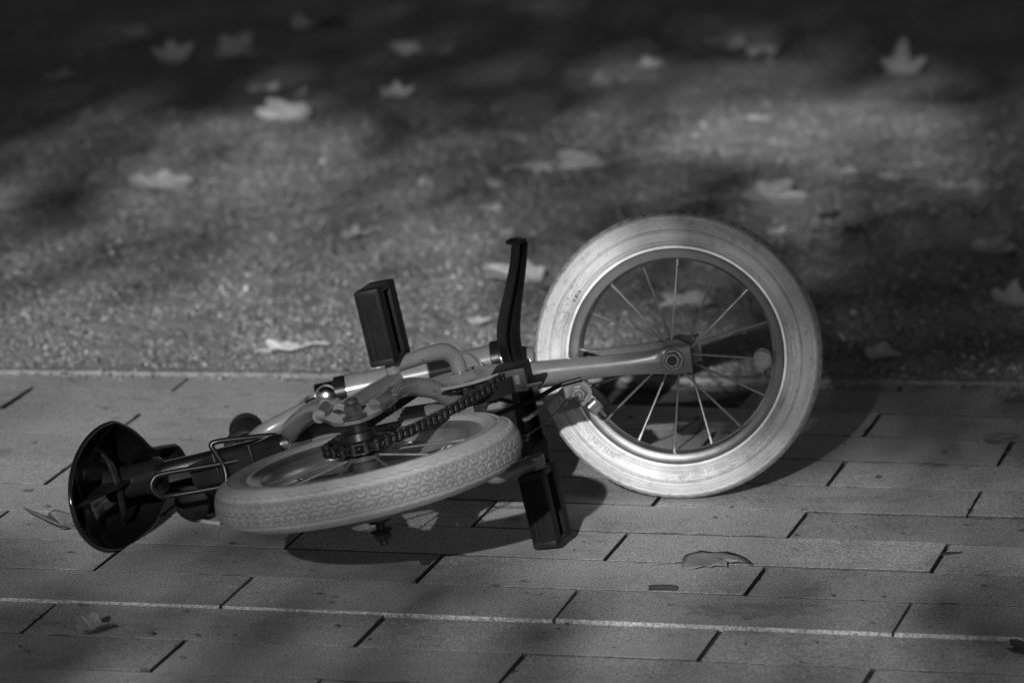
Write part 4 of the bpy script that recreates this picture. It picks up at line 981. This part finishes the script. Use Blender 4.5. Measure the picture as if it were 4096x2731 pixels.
# loose grit
def grit():
    mb = MB(); r = random.Random(11)
    for _ in range(280):
        p = (r.uniform(-.7, .8), r.uniform(5.5, 6.95)); s_ = r.choice((.0008, .0010, .0013, .0018, .0026)); 
        if r.random() < .05: s_ = .0036
        bm = bmesh.new(); bmesh.ops.create_icosphere(bm, subdivisions=1, radius=1)
        V = np.array([v.co[:] for v in bm.verts]) * (1 + .3 * np.array([[r.uniform(-1, 1)] for _ in bm.verts])) * s_ * np.array([r.uniform(.9, 1.9), r.uniform(.8, 1.3), .55])
        mb.add(V + np.array([p[0], p[1], s_ * .3]), [[v.index for v in f.verts] for f in bm.faces]); bm.free()
    tag(link('grit', mesh_from('grit', np.vstack(mb.v), mb.f, worn('grit', .04, .12, 200, .9), 60)), 'loose grit and crumbs scattered on the paving', 'grit', kind='stuff')
grit()
def litter():
    mb = MB(); r = np.random.default_rng(5)
    for i in range(150):
        if i < 60: q = EDGE_A + ED * r.uniform(-.3, 1.5) - EN * abs(r.normal(0, .03)); x, y = q
        elif i < 100: x, y = r.uniform(-.7, .8), r.uniform(5.5, 6.9)
        else: x, y = r.uniform(-.8, .9), r.uniform(7.1, 8.6)
        s = r.uniform(.003, .009); n = 9; a = np.sort(r.uniform(0, 2 * np.pi, n)); R = s * r.uniform(.4, 1.1, n)
        V = np.stack([x + R * np.cos(a), y + R * np.sin(a), .0012 + s * .35 * np.cos(a * 2 + r.uniform(0, 6)) ** 2 * r.uniform(0, 1)], 1)
        mb.add(np.vstack([[(x, y, .0015)], V]), [(0, 1 + k, 1 + (k + 1) % n) for k in range(n)])
    tag(link('leaf_litter', mesh_from('leaf_litter', np.vstack(mb.v), mb.f, LM['brown'], 0)), 'crumbled bits of dry leaf along the joints and the gravel edge', 'leaf litter', kind='stuff')
litter()

# ================================================================== PLANE TREE behind the camera: it throws the dappled shade
def gpx(px, py):
    """the ground point under a picture position (2352 x 1568), used to lay out where the boughs' shade falls"""
    k = 4096 / 2352; d = np.array(CR) * ((px * k - 2048) / 23582) - np.array(CU) * ((py * k - 1365.5) / 23582) + np.array(CF)
    q = np.array([0, 0, 1.39]) + d * (1.39 / -d[2]); return q[0], q[1]
def soft(v): return 1 / (1 + np.exp(-v))
def pix(x, y):
    d = np.stack([x, y, np.full_like(x, -1.39)], -1); z = d @ np.array(CF)
    return (2048 + 23582 * (d @ np.array(CR)) / z) * 2352 / 4096, (1365.5 - 23582 * (d @ np.array(CU)) / z) * 2352 / 4096
GX = [0, 300, 600, 900, 1200, 1500, 1800, 2100, 2352]
GY = [0, 100, 200, 300, 400, 500, 600, 700, 800, 900, 1000, 1100, 1200, 1300, 1400, 1500, 1568]
OPEN = np.array([[1, 1, 3, 5, 4, 3, 2, 1, 1], [1, 1, 3, 5, 5, 8, 20, 8, 1], [1, 3, 8, 14, 16, 34, 70, 40, 6], [8, 25, 55, 42, 35, 55, 98, 70, 20],
                 [35, 65, 75, 60, 45, 45, 65, 50, 20], [35, 65, 85, 75, 50, 32, 26, 18, 12], [50, 62, 85, 85, 58, 32, 12, 5, 5], [70, 80, 95, 88, 62, 34, 9, 3, 4],
                 [85, 95, 100, 90, 82, 66, 12, 2, 3], [95, 95, 95, 88, 84, 80, 13, 4, 10], [100, 100, 95, 88, 82, 74, 24, 14, 28], [95, 95, 80, 72, 82, 100, 70, 40, 32],
                 [80, 88, 48, 44, 72, 100, 85, 58, 40], [62, 62, 42, 38, 60, 84, 80, 60, 42], [48, 42, 34, 34, 50, 68, 66, 52, 32], [34, 34, 34, 38, 46, 52, 52, 42, 26], [26, 28, 30, 34, 40, 44, 42, 34, 20]]) / 100
def openness(x, y):
    """how much sun each ground point gets between the boughs (0..1)"""
    px, py = pix(x, y); px = np.clip(px, 0, 2351); py = np.clip(py, 0, 1567)
    i = np.clip(np.searchsorted(GX, px, 'right') - 1, 0, len(GX) - 2); j = np.clip(np.searchsorted(GY, py, 'right') - 1, 0, len(GY) - 2)
    gx, gy = np.array(GX, float), np.array(GY, float)
    u = (px - gx[i]) / (gx[i + 1] - gx[i]); v = (py - gy[j]) / (gy[j + 1] - gy[j]); u = u * u * (3 - 2 * u); v = v * v * (3 - 2 * v)
    return (OPEN[j, i] * (1 - u) + OPEN[j, i + 1] * u) * (1 - v) + (OPEN[j + 1, i] * (1 - u) + OPEN[j + 1, i + 1] * u) * v
def build_tree():
    s = np.array(SUN); r = np.random.default_rng(21)
    T0 = 10.0
    N = 104000; x = r.uniform(-2.2, 2.6, N); y = r.uniform(4.6, 13.5, N)
    o = openness(x, y); px, py = pix(x, y)
    clump = .5 + .5 * np.sin(x * 9 + 2.1 * np.sin(y * 2.3)) * np.sin(y * 3.1 + 1.3 * np.sin(x * 7))
    keep = r.random(N) < -np.log(np.clip(o, .008, 1)) * .205 * (.88 + .24 * clump)
    x, y = x[keep], y[keep]; n = len(x); t_ = T0 + np.abs(r.normal(0, .9, n))
    P = np.stack([x, y, np.zeros(n)], 1) + s * t_[:, None]
    a = r.normal(size=(n, 3)); a /= np.linalg.norm(a, axis=1)[:, None]; b = np.cross(a, r.normal(size=(n, 3))); b /= np.linalg.norm(b, axis=1)[:, None]
    L_ = r.uniform(.0175, .0375, n)[:, None]; W_2 = L_ * r.uniform(.6, .9, n)[:, None]
    # leaf of six points, bent along its middle
    c = np.cross(a, b)
    V = np.stack([P - a * L_, P - a * L_ * .3 + b * W_2 + c * L_ * .2, P + a * L_ * .5 + b * W_2 * .7 + c * L_ * .2, P + a * L_ * 1.1, P + a * L_ * .5 - b * W_2 * .7 + c * L_ * .2, P - a * L_ * .3 - b * W_2 + c * L_ * .2], 1).reshape(-1, 3)
    i = np.arange(n) * 6; F = np.concatenate([np.stack([i, i + 1, i + 2, i + 3], 1), np.stack([i, i + 3, i + 4, i + 5], 1)]).tolist()
    root = bpy.data.objects.new('shade_tree', None); scn.collection.objects.link(root); base = np.array([-4.2, -4.5, 0.0]); root.location = base
    tag(root, 'leafy tree behind the viewer whose boughs dapple the gravel and paving', 'tree')
    me = mesh_from('crown', V - base, F, mat('tree_leaf', .08, .6), 0); me.name = 'crown'
    link('crown', me, root)
    mb = MB(); top = P.mean(0)
    tube(mb, [base, base + (0.1, .05, 1.2), base + (.25, .2, 2.4), base + (.5, .4, 3.6)], [.26, .20, .17, .12], 18, 6)
    for k in range(7):
        q = P[r.integers(n)]; st = base + np.array([.15, .12, 1.5]) + np.array([.3, .25, 1.9]) * r.random()
        tube(mb, [st, st + (q - st) * .4 + (0, 0, .35), st + (q - st) * .8 + (0, 0, .15), q], [.016, .008, .005, .002], 8, 5)
    link('trunk', mesh_from('trunk', np.vstack(mb.v) - base, mb.f, worn('bark', .12, .3, 8, .85, 0, 0, .05, .6, 30), 60), root)
build_tree()

def added_canopy():
    """unseen tree canopy added over the path to block much of the sky light"""
    r = np.random.default_rng(44); n = 170000
    x = r.uniform(-13, 13, n); y = r.uniform(-3, 30, n); z = 5.6 + np.abs(r.normal(0, 1.5, n)) + .012 * (x - 1) ** 2
    P = np.stack([x, y, z], 1)
    a = r.normal(size=(n, 3)) * (1, 1, .5); a /= np.linalg.norm(a, axis=1)[:, None]; b = np.cross(a, r.normal(size=(n, 3)) * (.6, .6, 1)); b /= np.linalg.norm(b, axis=1)[:, None]
    L_ = r.uniform(.08, .14, n)[:, None]; W_2 = L_ * r.uniform(.6, .9, n)[:, None]; c = np.cross(a, b)
    V = np.stack([P - a * L_, P + b * W_2 + c * L_ * .2, P + a * L_ * 1.1, P - b * W_2 + c * L_ * .2], 1).reshape(-1, 3)
    i = np.arange(n) * 4; F = np.concatenate([np.stack([i, i + 1, i + 2], 1), np.stack([i, i + 2, i + 3], 1)]).tolist()
    base = np.array([5.2, 11.5, 0.0]); root = bpy.data.objects.new('shade_tree', None); scn.collection.objects.link(root); root.location = base
    tag(root, 'unseen leafy canopy added high over the paving to block sky light', 'tree')
    link('crown', mesh_from('crown', V - base, F, mat('canopy_leaf', .07, .6), 0), root)
    mb = MB(); tube(mb, [base, base + (-.1, -.1, 2), base + (-.3, -.3, 4.2), base + (-.8, -.6, 6.2)], [.34, .27, .22, .15], 18, 6)
    for k in range(14):
        q = P[r.integers(n)]; st = base + np.array([-.3, -.3, 4.2]) + np.array([-.2, -.1, .8]) * r.random()
        tube(mb, [st, st + (q - st) * .4 + (0, 0, .8), st + (q - st) * .8 + (0, 0, .4), q], [.12, .08, .04, .01], 8, 5)
    link('trunk', mesh_from('trunk', np.vstack(mb.v) - base, mb.f, worn('canopy_bark', .12, .3, 8, .85, 0, 0, .05, .6, 30), 60), root)
added_canopy()
